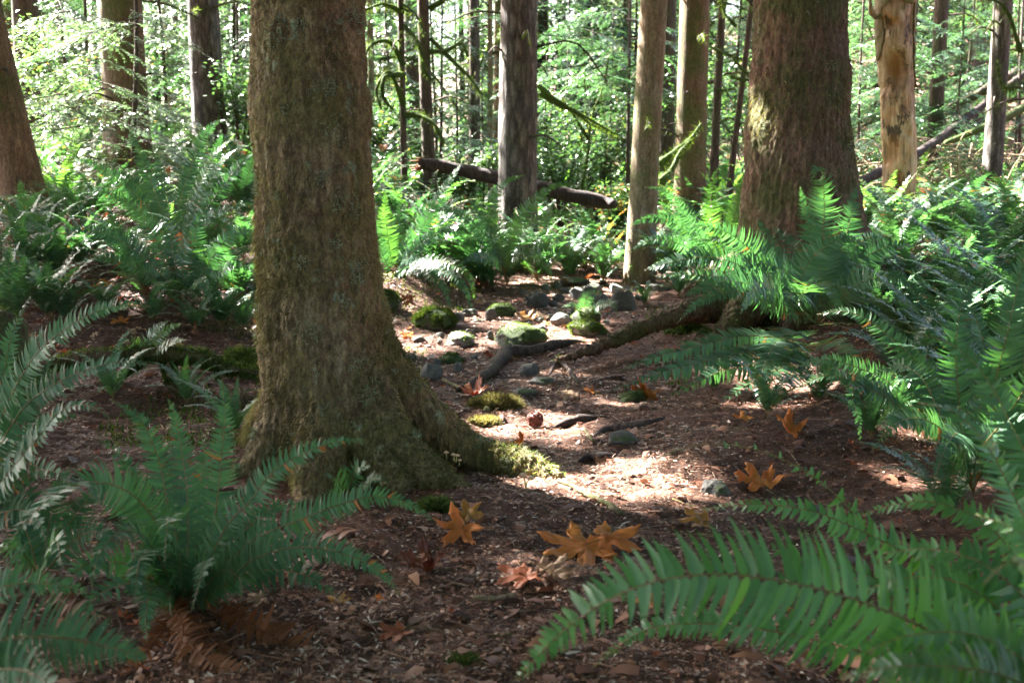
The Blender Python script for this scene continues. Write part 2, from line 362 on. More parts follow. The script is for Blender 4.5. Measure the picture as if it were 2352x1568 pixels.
def frond(pts, wid, npin=42, rng=NR, low=False, hint=(0, -.45, 1), stipe=.12, droop=.17, fold=.15, gaps=0, rr=.0024, dead=False, t1=1.0):
    """A sword-fern frond along pts: rachis and two rows of pinnae. Returns arrays."""
    a = Acc(); K = 40 if not low else 14
    C = crom(pts, K); T, S, N = frames(C, hint); u = np.linspace(0, 1, K)
    tw = rng.normal(0, .12) + .25 * rng.normal() * (u - .4)
    S, N = S * np.cos(tw)[:, None] + N * np.sin(tw)[:, None], N * np.cos(tw)[:, None] - S * np.sin(tw)[:, None]
    tube(a, C, np.interp(u, [0, 1], [rr, rr * .25]), 5 if not low else 3, 1, .5)
    ti = stipe + (1 - stipe) * (np.linspace(0, 1, npin) ** .97); ti = ti + rng.normal(0, .15 / npin, npin); ti = np.clip(ti, 0, .995)
    ti = np.repeat(ti, 2); side = np.tile([-1, 1], npin); ti[1::2] = np.clip(ti[1::2] + .4 / npin, 0, .997)
    g = lambda A: np.stack([np.interp(ti, u, A[:, k]) for k in range(3)], -1)
    B, Tt, Ss, Nn = g(C), unit(g(T)), unit(g(S)), unit(g(N))
    prof = np.minimum(1, ((1.01 - ti) / .5)) ** .85 * (.62 + .38 * ss(ti, stipe, stipe + .22))
    L = wid * prof * (1 + rng.normal(0, .09, len(ti))) * (1 + .12 * noise(np.stack([ti * 9, side * 3., ti * 0 + wid * 900], -1)))
    if gaps: L = L * np.where(rng.random(len(ti)) < gaps, rng.uniform(.1, .5, len(ti)), 1)
    tot = np.linalg.norm(np.diff(C, axis=0), axis=1).sum(); sp = tot * (1 - stipe) / npin
    W = np.minimum(sp * .56, L * .3) * (1 + rng.normal(0, .08, len(ti)))
    fw = .16 + .5 * ss(ti, .75, 1) + rng.normal(0, .07, len(ti))
    out = unit(Ss * side[:, None] + Tt * fw[:, None] + Nn * (fold + rng.normal(0, .1, len(ti)))[:, None])
    tn = rng.normal(0, .22, len(ti)); wdir = unit(np.cross(Nn, out)) ; wdir = unit(wdir * np.cos(tn)[:, None] + Nn * np.sin(tn)[:, None])
    wdir = wdir * np.sign((wdir * Tt).sum(-1) + 1e-9)[:, None]
    s = np.array([0, .1, .4, .74, 1.0]) if not low else np.array([0, .35, 1.0])
    hw = np.array([.35, 1, .76, .42, 0]) if not low else np.array([.5, .9, 0])
    dr = droop * (1 + .4 * rng.normal(size=len(ti)))
    cen = B[:, None] + out[:, None] * (s[None, :, None] * L[:, None, None]) - Nn[:, None] * (dr[:, None] * s ** 2 * L[:, None])[..., None] \
        + Tt[:, None] * (.24 * s ** 2 * L[:, None])[..., None]
    if dead: cen = cen + rng.normal(0, .25, (len(ti), 1, 3)) * (s ** 2)[None, :, None] * L[:, None, None]
    off = wdir[:, None] * (hw[None, :] * W[:, None])[..., None]
    n = len(ti); m_ = len(s); va = np.clip(.35 + .35 * rng.random() + rng.normal(0, .09, n) + np.where(rng.random(n) < .014, .5, 0), 0, 1)
    if not low:
        crease = -Nn[:, None] * (np.minimum(hw, 1)[None, :] * W[:, None] * .18)[..., None]
        Vv = np.concatenate([(cen - off)[:, :-1], (cen + crease)[:, :-1], (cen + off)[:, :-1], cen[:, -1:]], 1)   # 4+4+4+1
        j = []; 
        for i in range(m_ - 2): j += [[i, i + 4, i + 5, i + 1], [i + 4, i + 8, i + 9, i + 5]]
        k = np.arange(n)[:, None, None] * 13
        q = (k + np.array(j)[None]).reshape(-1, 4); tr = (k + np.array([[3, 7, 12], [7, 11, 12]])[None]).reshape(-1, 3)
        a.add(Vv.reshape(-1, 3), [q, tr], 0, np.repeat(va, 13))
    else:
        Vv = np.concatenate([(cen - off)[:, :-1], (cen + off)[:, :-1], cen[:, -1:]], 1)
        k = np.arange(n)[:, None, None] * 5
        a.add(Vv.reshape(-1, 3), [(k + np.array([[0, 2, 3, 1]])[None]).reshape(-1, 4), (k + np.array([[1, 3, 4]])[None]).reshape(-1, 3)], 0, np.repeat(va, 5))
    return a
def hero_fern(name, crown, fronds, label, group=None, mat='fern', wid=.06, **kw):
    """crown (px,py,Y); fronds: (width, [(px,py,Y)...]) or (width, pts, opts)"""
    c = P(*crown); e = empty(name, c, label, 'fern', group)
    if crown[2] < 3.6 and mat == 'fern': mat = 'fern_near'
    for fr in fronds:
        wd, pts = fr[0], fr[1]; o = dict(kw); mm = mat
        if len(fr) > 2: o.update(fr[2])
        mm = o.pop('mat', mat)
        W = np.array([c] + [P(*p) for p in pts]); dl = np.linalg.norm(np.diff(W, axis=0), axis=1).sum()
        n = o.pop('n', int(np.clip(dl / .0145, 34, 78)))
        o.setdefault('hint', (NR.normal(0, .15), -1 + NR.normal(0, .2), .7)); o.setdefault('gaps', .03); a = frond(W - c, wd * 1.08, n, NR, **o); link('frond', a.mesh('frond', [M[mm], M['stalk'] if mm != 'dead_fern' else M['dead_fern']]), e)
    return e
def arc_frond(L, a0, a1, wid, rng, low, lean=0, **kw):
    u = np.linspace(0, 1, 9); ang = a0 + (a1 - a0) * u ** 1.2; d = L / 8
    x = np.concatenate([[0], np.cumsum(np.cos(ang[:-1]) * d)]); z = np.concatenate([[0], np.cumsum(np.sin(ang[:-1]) * d)])
    y = lean * (u ** 2) * L
    return frond(np.stack([x, y, z], -1), wid, (52 if not low else 24), rng, low=low, hint=(-.4, 0, 1), **kw)
FR = []     # prototype frond meshes, near detail
for i in range(14):
    A = math.radians(R.uniform(55, 84)); B_ = math.radians(R.uniform(-45, 30)); L = R.uniform(.65, 1.0)
    ac = arc_frond(L, A, B_, R.uniform(.06, .08), NR, False, R.uniform(-.18, .18), gaps=R.choice([0, 0, .04]))
    FR.append((ac.mesh('frond', [M['fern'], M['stalk']]), math.degrees(A)))
FRL = [(arc_frond(R.uniform(.55, .95), math.radians(R.uniform(50, 84)), math.radians(R.uniform(-50, 30)), R.uniform(.05, .07), NR, True, R.uniform(-.18, .18))) for i in range(14)]
FRD = []
for i in range(4):
    ac = arc_frond(R.uniform(.4, .6), math.radians(10), math.radians(-60), .04, NR, False, R.uniform(-.3, .3), dead=True)
    FRD.append(ac.mesh('dead_frond', [M['dead_fern'], M['dead_fern']]))
def gen_fern(name, loc, n, s, label, group=None, mat=None, dead=1):
    e = empty(name, loc, label, 'fern', group, R.uniform(0, 6.28))
    for k in range(n):
        me, A = R.choice(FR); sca = s * R.uniform(.8, 1.15)
        link('frond', me, e, (0, 0, 0), (R.uniform(-.15, .15), R.uniform(-.25, .2), k / n * 6.283 + R.uniform(-.25, .25)), (sca,) * 3)
    for k in range(dead):
        link('dead_frond', R.choice(FRD), e, (0, 0, .05), (0, 0, R.uniform(0, 6.28)), (s,) * 3)
    return e
def fern_mesh_low(n, s, rng, mats):
    a = Acc()
    for k in range(n):
        o = FRL[rng.randrange(len(FRL))].arrays(); a.addacc(o, rotz(k / n * 6.283 + rng.uniform(-.3, .3)) @ roty(rng.uniform(-.25, .2)) * s * rng.uniform(.8, 1.15), (0, 0, 0), rng.uniform(-.1, .25))
    return a.mesh('fern', mats)
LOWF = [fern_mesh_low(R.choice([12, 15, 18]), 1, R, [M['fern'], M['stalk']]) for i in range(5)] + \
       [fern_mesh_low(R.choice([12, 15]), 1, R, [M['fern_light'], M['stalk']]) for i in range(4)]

def bough(rng, L=1.0, nt=20, dens=1.0, leafL=.055, leafW=.013, droop=.25):
    """flat conifer bough along +X, with side twigs and short needle sprays"""
    a = Acc(); u = np.linspace(0, 1, 8); ax = np.stack([u * L, .05 * L * np.sin(u * 3 + rng.uniform(0, 6)), -droop * L * u ** 2], -1)
    tube(a, ax, np.linspace(.009, .002, 8) * L, 3, 1, .4, cap=False)
    Bs, Ds, Vs = [], [], []
    for k in range(nt):
        t = .12 + .86 * k / nt; s = 1 if k % 2 else -1
        b = np.array([np.interp(t, u, ax[:, i]) for i in range(3)])
        l = L * .42 * (1 - t * .75) * rng.uniform(.6, 1.15); an = math.radians(rng.uniform(45, 70)) * s
        d = np.array([math.cos(an), math.sin(an), rng.uniform(-.3, .05)])
        m = max(3, int(l / leafL * 1.8 * dens)); tt = np.linspace(.05, 1, m)
        for j, q in enumerate(tt):
            p = b + d * l * q + np.array([0, 0, -.18 * l * q * q]); s2 = 1 if j % 2 else -1
            a2 = an + s2 * rng.uniform(.5, .95)
            for dd in (a2, an - s2 * rng.uniform(.45, .9)):
                Bs.append(p); Ds.append([math.cos(dd), math.sin(dd), rng.uniform(-.35, .1)]); Vs.append(rng.uniform(0, 1))
    Bs = np.array(Bs); Ds = unit(np.array(Ds)); n = len(Bs)
    nr = unit(np.array([0, 0, 1.0]) + NR.normal(0, .35, (n, 3)))
    blades(a, Bs, Ds, nr, leafL * NR.uniform(.6, 1.2, n), leafW * NR.uniform(.7, 1.3, n), 0, np.array(Vs) * .6 + .15, .15)
    return a.arrays()
BG = [bough(R) for i in range(6)]                          # mid-distance
BGF = [bough(R, 1.0, 12, .5, .11, .028, .3) for i in range(6)]   # far
def conifer_low(rng, z0, z1, rmax, nb, far, lean=0):
    a = Acc(); kit = BGF if far else BG
    for k in range(nb):
        z = z0 + (z1 - z0) * (k / nb) ** .9; r = rmax * (1 - .55 * (z - z0) / (z1 - z0 + .01)) * rng.uniform(.5, 1.15)
        M3 = rotz(rng.uniform(0, 6.283)) @ roty(rng.uniform(-.15, .4)) @ rotx(rng.uniform(-.3, .3)) * r
        a.addacc(kit[rng.randrange(6)], M3, (0, 0, z), rng.uniform(-.15, .25))
    return a

# ------------------------------------------------------------------ trunks
def trunk_mesh(acc, base, top, r0, r1, sides=28, flare=1.35, fh=.5, amp=.05, seed=0, dz=.07, zfine=5, bow=0, mat=0, zt=12, lobes=5, fine=1):
    base = np.asarray(base, float); top = np.asarray(top, float)
    Lz = top[2] - base[2]; zs = np.concatenate([np.arange(0, min(zfine, Lz), dz), np.linspace(min(zfine, Lz), Lz, 12)[0:]]) if Lz > zfine else np.arange(0, Lz + dz, dz)
    zs = np.unique(zs); t = zs / Lz; K = len(zs)
    C = base + (top - base) * t[:, None]; C[:, 0] += bow * np.sin(t * np.pi * 2.2 + seed)
    r = r0 + (r1 - r0) * t; th = np.linspace(0, 2 * np.pi, sides, endpoint=False)
    f = (flare - 1) * np.exp(-np.maximum(zs - .0, 0) / fh)
    lob = 1 + .5 * np.cos(th[None] * lobes + seed) * np.ones((K, 1))
    rr = r[:, None] * (1 + f[:, None] * lob)
    d = np.stack([np.cos(th), np.sin(th), 0 * th], -1)
    Vv = C[:, None] + d[None] * rr[..., None]
    nn = .6 * noise(Vv * np.array([6, 6, 1.2]) + seed * 7) + .5 * noise(Vv * np.array([28, 28, 5]) + seed) + .3 * fine * noise(Vv * np.array([60, 60, 14]) + seed)
    Vv = Vv + d[None] * (nn * amp * r[:, None])[..., None]
    idx = np.arange(K * sides).reshape(K, sides); nx = np.roll(idx, -1, 1)
    acc.add(Vv.reshape(-1, 3), [np.stack([idx[:-1], nx[:-1], nx[1:], idx[1:]], -1).reshape(-1, 4)], mat)
    return acc
def remesh(acc, voxel):
    me = acc.mesh('tmp', [M['ground']]); o = link('tmp', me); md = o.modifiers.new('r', 'REMESH'); md.mode = 'VOXEL'; md.voxel_size = voxel
    md2 = o.modifiers.new('s', 'SMOOTH'); md2.iterations = 4; md2.factor = .5
    dg = bpy.context.evaluated_depsgraph_get(); ev = o.evaluated_get(dg); m2 = ev.to_mesh()
    n = len(m2.vertices); V = np.empty(n * 3, np.float32); m2.vertices.foreach_get('co', V)
    Nn = np.empty(n * 3, np.float32); m2.vertices.foreach_get('normal', Nn)
    q = np.empty(len(m2.loops), np.int32); m2.loops.foreach_get('vertex_index', q)
    tot = np.empty(len(m2.polygons), np.int32); m2.polygons.foreach_get('loop_total', tot)
    st = np.concatenate([[0], np.cumsum(tot)[:-1]])
    quads = q[(st[tot == 4][:, None] + np.arange(4))]; tris = q[(st[tot == 3][:, None] + np.arange(3))] if (tot == 3).any() else np.zeros((0, 3), int)
    ev.to_mesh_clear(); bpy.data.objects.remove(o); bpy.data.meshes.remove(me)
    return V.reshape(-1, 3).astype(float), Nn.reshape(-1, 3).astype(float), [f for f in (quads, tris) if len(f)]

# unseen canopy shaped to shade the near ground and leave sun patches: sprays placed in the crowns of the trees standing towards the sun
PATCH = [(1440, 1115, .32, .2), (1500, 1150, .16, .1), (1500, 1070, .2, .14), (1425, 1066, .14, .08), (1250, 968, .32, .2), (1330, 1005, .16, .12), (1290, 930, .14, .12), (1400, 1165, .12, .08), (1370, 930, .2, .12), (1190, 915, .2, .16), (1250, 790, .5, .22), (1330, 765, .3, .2), (940, 775, .4, .3), (980, 742, .3, .22),
         (895, 675, .3, .3), (1320, 655, 1.2, .8), (640, 690, .25, .4), (1420, 690, .3, .2), (1265, 1325, .09, .07), (1750, 850, .3, .3), (1900, 735, .3, .2), (2130, 630, .25, .25), (2100, 1085, .2, .06), (2250, 1110, .2, .1)]
PW = []
for p in PATCH:
    g = G(p[0], p[1]); PW.append((g[:2] - SV[:2] / SV[2] * g[2], p[2] + .1, p[3] + .1))
for q in [(1560, 580, 5.9, .25), (1650, 600, 5.9, .2), (1752, 870, 4.75, .22), (1790, 790, 5, .12), (1885, 690, 5.6, .16), (1985, 880, 4.0, .2), (2090, 850, 4.2, .25), (1940, 735, 4.4, .18), (400, 380, 7.6, .5), (535, 350, 7.6, .55), (240, 400, 7.6, .3), (1650, 450, 8.6, .5), (1470, 480, 8.5, .3),
          (2010, 575, 6.1, .18), (2290, 830, 3.1, .15), (2230, 1000, 2.9, .15), (1950, 1480, 2.3, .1), (660, 560, 8, .3), (600, 640, 7, .3), (900, 480, 8.3, .35), (1060, 640, 7.7, .12), (2180, 560, 8, .4), (2320, 620, 7, .3), (60, 250, 9.3, .25), (1840, 330, 7.1, .2), (1470, 300, 10.4, .3), (2060, 560, 8, .35), (2250, 560, 7.5, .4), (2130, 700, 6.2, .25), (2330, 740, 5.2, .25), (1720, 640, 5.6, .2), (230, 540, 6.6, .2), (520, 560, 6.5, .2), (1230, 850, 5.7, .14), (1300, 835, 5.9, .14), (1330, 715, 7.6, .25)]:
    g = P(*q[:3]); PW.append((g[:2] - SV[:2] / SV[2] * g[2], q[3] + .08, q[3] + .08))
def shade_keep(lx, ly):
    """chance that a spray casting its shadow at ground point lx,ly is kept"""
    q = np.stack([lx, ly, 0 * lx], -1)
    k = np.where(noise(q * 1.7 + 3) > -.66, 1.0, .1)
    far = ss(ly + .35 * np.abs(lx - .4), 7.6, 10.0)
    k = k * (1 - far) + far * np.where(noise(q * .8 + 9) > .3, .35, .0)
    for c_, a_, b_ in PW:
        d = ((lx - c_[0]) / a_) ** 2 + ((ly - c_[1]) / b_) ** 2; k = np.where(d < 1, 0, k)
    return k
SHT = {}     # tree name -> spray positions
STREES = {'a': (-4.3, 9.5), 'b': (-4.3, 12.2), 'c': (-3.7, 14.2), 'd': (-8.6, 8.4), 'e': (-8.2, 12.6), 'f': (-12, 12), 'g': (-11.5, 16.5), 'h': (-6.5, 17)}
nS = 42000; lx = NR.uniform(-6.5, 7, nS); ly = NR.uniform(-2.5, 16, nS); hz = NR.uniform(6.5, 13, nS)
kp = shade_keep(lx, ly) > NR.random(nS); lx, ly, hz = lx[kp], ly[kp], hz[kp]
px_, py_ = lx + SV[0] / SV[2] * hz, ly + SV[1] / SV[2] * hz
# unseen crowns added right above the clearing to block sky light
STREES.update({'main': (-.7, 3.8), 'butt': (1.9, 7.3), 'pale': (1.2, 10.4), 'grey': (.05, 12), 'brown': (2, 13.2), 'back': (-2.5, -3), 'back2': (3, -2.5), 'side': (5.5, 3), 'side2': (6.5, 9), 'side3': (-5, 2)})
mX, mY, mH = NR.uniform(-9, 10, 52000), NR.uniform(-9, 15, 52000), NR.uniform(4.6, 11, 52000)
mk = (shade_keep(mX - SV[0] / SV[2] * mH, mY - SV[1] / SV[2] * mH) > NR.random(52000)) & ((mH > 1.6 + .19 * mY) | (mY < 0))
px_, py_, hz = np.concatenate([px_, mX[mk]]), np.concatenate([py_, mY[mk]]), np.concatenate([hz, mH[mk]])
tk = list(STREES); dist = np.stack([np.hypot(px_ - STREES[k][0], py_ - STREES[k][1]) for k in tk]); wh = dist.argmin(0); ok = dist.min(0) < 5.4
def spray_mesh(P0, mat='needle'):
    a = Acc(); n = len(P0)
    for j in range(5):
        ang = NR.uniform(0, 6.283, n); d = unit(np.stack([np.cos(ang), np.sin(ang), NR.uniform(-.4, .1, n)], -1))
        nrm = unit(np.array([0, 0, 1.]) + NR.normal(0, .3, (n, 3)))
        blades(a, P0 + NR.normal(0, .05, (n, 3)), d, nrm, NR.uniform(.14, .26, n), NR.uniform(.05, .09, n), 0, NR.uniform(.1, .8, n), .2)
    return a
def crown_for(k, parent, base):
    s = ok & (wh == tk.index(k)); P0 = np.stack([px_[s], py_[s], hz[s]], -1) - base
    a = spray_mesh(P0)
    tb = np.array([STREES[k][0], STREES[k][1], 0]) - base
    for i in R.sample(range(len(P0)), min(len(P0), 60)):
        s0 = np.array([tb[0], tb[1], P0[i][2] + .4]); tube(a, crom([s0, (s0 + P0[i]) / 2 + [0, 0, .15], P0[i]], 6), np.linspace(.03, .008, 6), 4, 1, cap=False)
    link('crown', a.mesh('crown', [M['needle'], M['bark_dark']]), parent)

def tree(name, px, wpx, pybase, Y, mat, label, xt=None, top=13, flare=1.3, group=None, seed=0, sides=26, crown=None, bow=0, amp=.05, zb=None, fh=.35, zfine=5):
    """px/wpx: centre and width in the photograph at the horizon; trunk stands on the ground at depth Y"""
    r = wpx / 2 * Y / F; x = (px - CX) * Y / F; z = float(H(x, Y)) - .1
    base = np.array([x, Y, z]); e = empty(name, base, label, 'tree', group)
    a = Acc(); topx = 0 if xt is None else (xt - px) * Y / F / (8.7 / 57.3 * Y) * (top - z)
    trunk_mesh(a, (0, 0, 0), (topx, 0, top - z), r, r * .55, sides, flare, fh, amp, seed, bow=bow, zfine=zfine)
    link('trunk', a.mesh('trunk', [M[mat]]), e)
    if 9 < Y < 30 and abs(px - CX) < 1250:
        for i in range(9):
            b = Acc()
            zz = R.uniform(.9, 3.6); an = R.uniform(0, 6.28); d = np.array([math.cos(an), math.sin(an), 0]); L = R.choice([.07, .12, .25, .5, .8]) * R.uniform(.7, 1.3); s0 = np.array([topx * zz / (top - z), 0, zz]) + d * r * .85
            C = crom([s0, s0 + d * L * .5 + [0, 0, R.uniform(-.02, .06)], s0 + d * L + [0, 0, -L * R.uniform(0, .5)]], 7); tube(b, C, np.linspace(.009, .003, 7) + .004, 5, 0)
            if L > .2: hang_moss(b, C, np.linspace(.01, .005, 7), 120, .06, 1, .008)
            link('branch', b.mesh('branch', [M['bark_dark'], M['moss']]), e)
    if crown: crown_for(crown, e, base)
    return e, base, r
def hang_moss(a, C, r, dens, L, mat, w=.006):
    n = int(dens * np.linalg.norm(np.diff(C, axis=0), axis=1).sum()); K = len(C)
    u = NR.random(n) * (K - 1); i = np.minimum(u.astype(int), K - 2); f = (u - i)[:, None]; B = C[i] * (1 - f) + C[i + 1] * f
    rad = np.interp(u, range(K), np.broadcast_to(r, (K,))); d = unit(NR.normal(size=(n, 3)) + [0, 0, -.1]); B = B + d * rad[:, None] * .9
    dd = unit(d * .6 + np.array([0, 0, -.9]) * (d[:, 2] < .4)[:, None] + NR.normal(0, .3, (n, 3)))
    spikes(a, B, dd, L * NR.uniform(.3, 1.4, n), w, mat, NR.uniform(.1, .95, n))
def limb(parent, pts, r, base=(0, 0, 0), mossy=True, name='limb', dens=500, L=.06, moss='moss', bark='bark_dark', tip=.35):
    C = crom(pts, max(12, len(pts) * 6)) - np.asarray(base); a = Acc()
    rad = np.linspace(r, r * tip, len(C)) * (1 + .3 * noise(C * 9 + 3)); tube(a, C, rad, 7, 0, .5, .25, 14)
    if mossy: hang_moss(a, C, rad, dens, L, 1)
    return link(name, a.mesh(name, [M[moss] if mossy else M[bark], M[moss]]), parent)

# ------------------------------------------------------------------ the big mossy tree
def big_tree(name, base_px, Y, pts, roots, top, mat, label, voxel, seed, amp=.012, sx=1.0, crown=None, moss_n=0):
    """pts: trunk axis (px,py,width px) at depth Y; roots: lists of (px,py,Y,r)"""
    base = P(base_px[0], base_px[1], Y); base[2] = float(H(base[0], base[1])) - .02
    e = empty(name, base, label, 'tree'); a = Acc()
    ax = np.array([list(P(p[0], p[1], Y)) + [p[2] / 2 * Y / F] for p in pts]); ax = crom(ax, 40)
    tube(a, ax[:, :3], ax[:, 3], 40, flat=1.0, bump=.05, bscale=5)
    for rt in roots:
        c = np.array([list(P(*q[:3])) + [q[3]] for q in rt]); c = crom(c, 26)
        tube(a, c[:, :3], c[:, 3], 14, bump=.12, bscale=9)
    V, Nn, fs = remesh(a, voxel)
    sc3 = np.array([1, 1, .22]); rid = 1 - np.abs(noise(V * sc3 * 34 + seed)) * 2; rid2 = noise(V * sc3 * 85 + seed)
    d = (.5 * rid + .45 * rid2 + .5 * noise(V * 9 + seed) + .45 * noise(V * np.array([90, 90, 45])) + .4 * noise(V * 160)) * amp
    V = V + Nn * d[:, None]; b = Acc(); b.add(V - base, fs, 0, .5)
    up = ax[0].copy() if ax[0][2] > ax[-1][2] else ax[-1].copy(); r = up[3]
    trunk_mesh(b, up[:3] - base - [0, 0, .25], np.array([up[0] - base[0], 0, top]), r, r * .5, 40, 1.0, .3, .05, seed, zfine=.5)
    link('trunk', b.mesh('trunk', [M[mat]]), e)
    if crown: crown_for(crown, e, base)
    return e, base, V, Nn
def moss_coat(parent, base, V, Nn, n, keep, L, w, mats, down=.75, name='moss', lich=0, spots_=None):
    pr = NR.integers(0, len(V), n * 3); pk = pr[keep(V[pr], Nn[pr]) > NR.random(len(pr))][:n]
    B = V[pk] - base; d = unit(Nn[pk] * .55 + np.array([0, 0, -down]) + NR.normal(0, .3, (len(pk), 3)))
    a = Acc(); spikes(a, B, d, L * NR.uniform(.3, 1.3, len(pk)), w, 0, np.clip(.45 + .9 * noise(V[pk] * 5) + NR.normal(0, .22, len(pk)), 0, 1))
    if lich:
        cs = V[NR.integers(0, len(V), lich * 40)]; cs = cs[(cs[:, 1] < base[1] + .05)][:lich]
        for c_ in cs:
            dd = np.linalg.norm(V - c_, axis=1); k = np.where(dd < NR.uniform(.015, .05))[0]
            if len(k) < 4: continue
            k = NR.choice(k, 60); spikes(a, V[k] - base, unit(Nn[k] + NR.normal(0, .6, (60, 3))), NR.uniform(.008, .022, 60), .005, 1, NR.random(60))
    for (lx_, ly_, lr_) in (spots_ or []):
        p_ = P(lx_, ly_, base[1] - .15); dd = np.linalg.norm((V - p_)[:, [0, 2]], axis=1) + 9 * (V[:, 1] > base[1]); k = np.where(dd < lr_ * 1.4)[0]
        if len(k) < 4: continue
        n_ = int(120 * (lr_ / .03)); k = NR.choice(k, n_, p=np.exp(-(dd[k] / lr_) ** 2) / np.exp(-(dd[k] / lr_) ** 2).sum()); spikes(a, V[k] - base, unit(Nn[k] * .7 + NR.normal(0, .6, (n_, 3))), NR.uniform(.006, .017, n_), .0045, 1, NR.random(n_))
    link(name, a.mesh(name, mats), parent)
Y0 = 3.78
e, b0, V0, N0 = big_tree('mossy_tree', (760, 1110), Y0,
    [(705, -420, 236), (708, -60, 248), (712, 150, 250), (718, 350, 258), (724, 520, 264), (736, 700, 278), (750, 850, 300), (758, 960, 318), (764, 1060, 335), (768, 1180, 340)],
    [[(800, 680, Y0, .1), (850, 790, 3.78, .088), (905, 875, 3.79, .078), (960, 940, 3.81, .072), (1015, 990, 3.82, .07), (1075, 1035, 3.8, .066), (1165, 1062, 3.75, .058), (1235, 1086, 3.68, .048), (1285, 1112, 3.6, .03)],
     [(800, 800, 3.75, .1), (845, 900, 3.66, .085), (895, 990, 3.58, .07), (955, 1060, 3.52, .062), (1025, 1120, 3.46, .056), (1090, 1160, 3.38, .035)],
     [(780, 850, 3.7, .1), (815, 950, 3.62, .08), (860, 1040, 3.53, .062), (915, 1095, 3.48, .05), (930, 1145, 3.44, .035)],
     [(750, 850, 3.68, .11), (745, 1000, 3.58, .09), (730, 1080, 3.49, .075), (715, 1150, 3.4, .05), (690, 1200, 3.3, .025)],
     [(720, 850, 3.75, .11), (670, 950, 3.72, .1), (630, 1020, 3.7, .08), (585, 1080, 3.66, .06), (510, 1130, 3.6, .03)],
     [(710, 850, 3.85, .11), (640, 950, 3.95, .09), (590, 1010, 4.05, .06), (540, 1040, 4.2, .03)],
     [(780, 850, 3.9, .12), (870, 950, 4.05, .08), (960, 985, 4.25, .04)]],
    12, 'bark_main', 'large moss-coated tree trunk with spreading buttress roots beside the trail', .0085, 3.3, .011, crown='main')
kA = lambda V, Nn: np.clip(.3 + 1.1 * noise(V * np.array([4, 4, 1.6]) + 5) + .5 * noise(V * 14), 0.05, 1) * (V[:, 2] < 1.75)
moss_coat(e, b0, V0, N0, 52000, kA, .024, .0026, [M['moss_dry'], M['lichen']], lich=30, spots_=[(735, 205, .035), (760, 200, .02), (790, 465, .035), (738, 405, .022), (812, 485, .02), (690, 60, .02), (800, 30, .018), (770, 560, .02), (735, 760, .025), (700, 600, .018), (640, 450, .015), (850, 900, .03), (820, 640, .02), (660, 250, .015)])
kB = lambda V, Nn: ((V[:, 2] < .55) & (V[:, 0] > b0[0] + .1)) * np.clip(.25 + .8 * Nn[:, 2] + noise(V * 9), 0, 1)
moss_coat(e, b0, V0, N0, 16000, kB, .016, .0035, [M['moss']], .1, 'root_moss')

Y1 = 7.35
e, b1, V1, N1 = big_tree('buttressed_tree', (1840, 700), Y1,
    [(1840, -380, 180), (1838, -60, 200), (1837, 150, 212), (1834, 350, 236), (1838, 470, 268), (1845, 560, 305), (1850, 640, 370), (1850, 760, 420)],
    [[(1780, 560, Y1, .16), (1730, 640, 7.2, .13), (1680, 690, 7.0, .1), (1640, 715, 6.9, .08), (1600, 712, 6.8, .07), (1545, 730, 6.65, .055), (1470, 756, 6.45, .045), (1400, 785, 6.25, .035), (1330, 812, 6.0, .022), (1275, 830, 5.9, .012)],
     [(1800, 560, Y1, .16), (1740, 670, 7.0, .13), (1700, 730, 6.75, .1), (1660, 765, 6.6, .05)],
     [(1900, 560, Y1, .17), (1950, 640, 7.2, .13), (2000, 700, 7.05, .09), (2080, 740, 6.9, .04)],
     [(1850, 560, Y1, .18), (1850, 660, 7.1, .15), (1830, 730, 6.85, .1), (1800, 780, 6.6, .04)],
     [(1900, 560, 7.5, .16), (1980, 600, 7.8, .1), (2080, 620, 8.2, .04)], [(1800, 560, 7.5, .15), (1700, 600, 7.9, .08), (1620, 620, 8.3, .03)]],
    13, 'bark_red', 'broad reddish trunk with flared base and a long mossy root over the trail', .014, 9.1, .017, crown='butt')
moss_coat(e, b1, V1, N1, 9000, lambda V, Nn: ((V[:, 2] > 1.2) & (V[:, 2] < 2.6)) * np.clip(.2 + noise(V * 2.2) * 1.3 + .4 * noise(V * 10), 0, 1), .04, .005, [M['moss_dry'], M['lichen']], lich=20)
moss_coat(e, b1, V1, N1, 16000, lambda V, Nn: ((V[:, 2] < .45) & (V[:, 0] < b1[0] - .35)) * np.clip(-.1 + .8 * Nn[:, 2] + noise(V * 5 + 2), 0, 1), .02, .005, [M['moss']], .1, 'root_moss')

# ------------------------------------------------------------------ other trunks
tree('leaning_tree', 72, 100, 500, 9.3, 'bark_orange', 'orange brown trunk leaning left at the edge of the ferny bank', xt=8, crown='a', seed=1, flare=1.4)
tree('red_bark_tree', 308, 98, 340, 12.2, 'bark_red', 'smooth reddish brown trunk behind the tall sword fern', crown='b', seed=2, flare=1.5, fh=.4, xt=306)
tree('furrowed_tree', 495, 74, 330, 14, 'bark_grey', 'dark grey furrowed trunk between the reddish trunk and the large mossy tree', crown='c', seed=3, flare=1.2, xt=488)
tree('shade_tree', -1250, 90, 0, 8.6, 'bark_dark', 'unseen dark conifer added off the trail so its crown shades the path', crown='d', seed=31, zfine=1)  # this and the next three: unseen trees added to cast shade
tree('shade_tree', -520, 70, 0, 12.6, 'bark_dark', 'unseen dark conifer added farther back so its crown shades the bank', crown='e', seed=32, zfine=1)
tree('shade_tree', -1450, 70, 0, 12, 'bark_dark', 'unseen thick dark trunk added far to the side, its dense crown giving shade', crown='f', seed=33, zfine=1)
tree('shade_tree', -610, 60, 0, 16.5, 'bark_dark', 'unseen slender dark trunk added far to the side, its high crown giving shade', crown='g', seed=34, zfine=1)
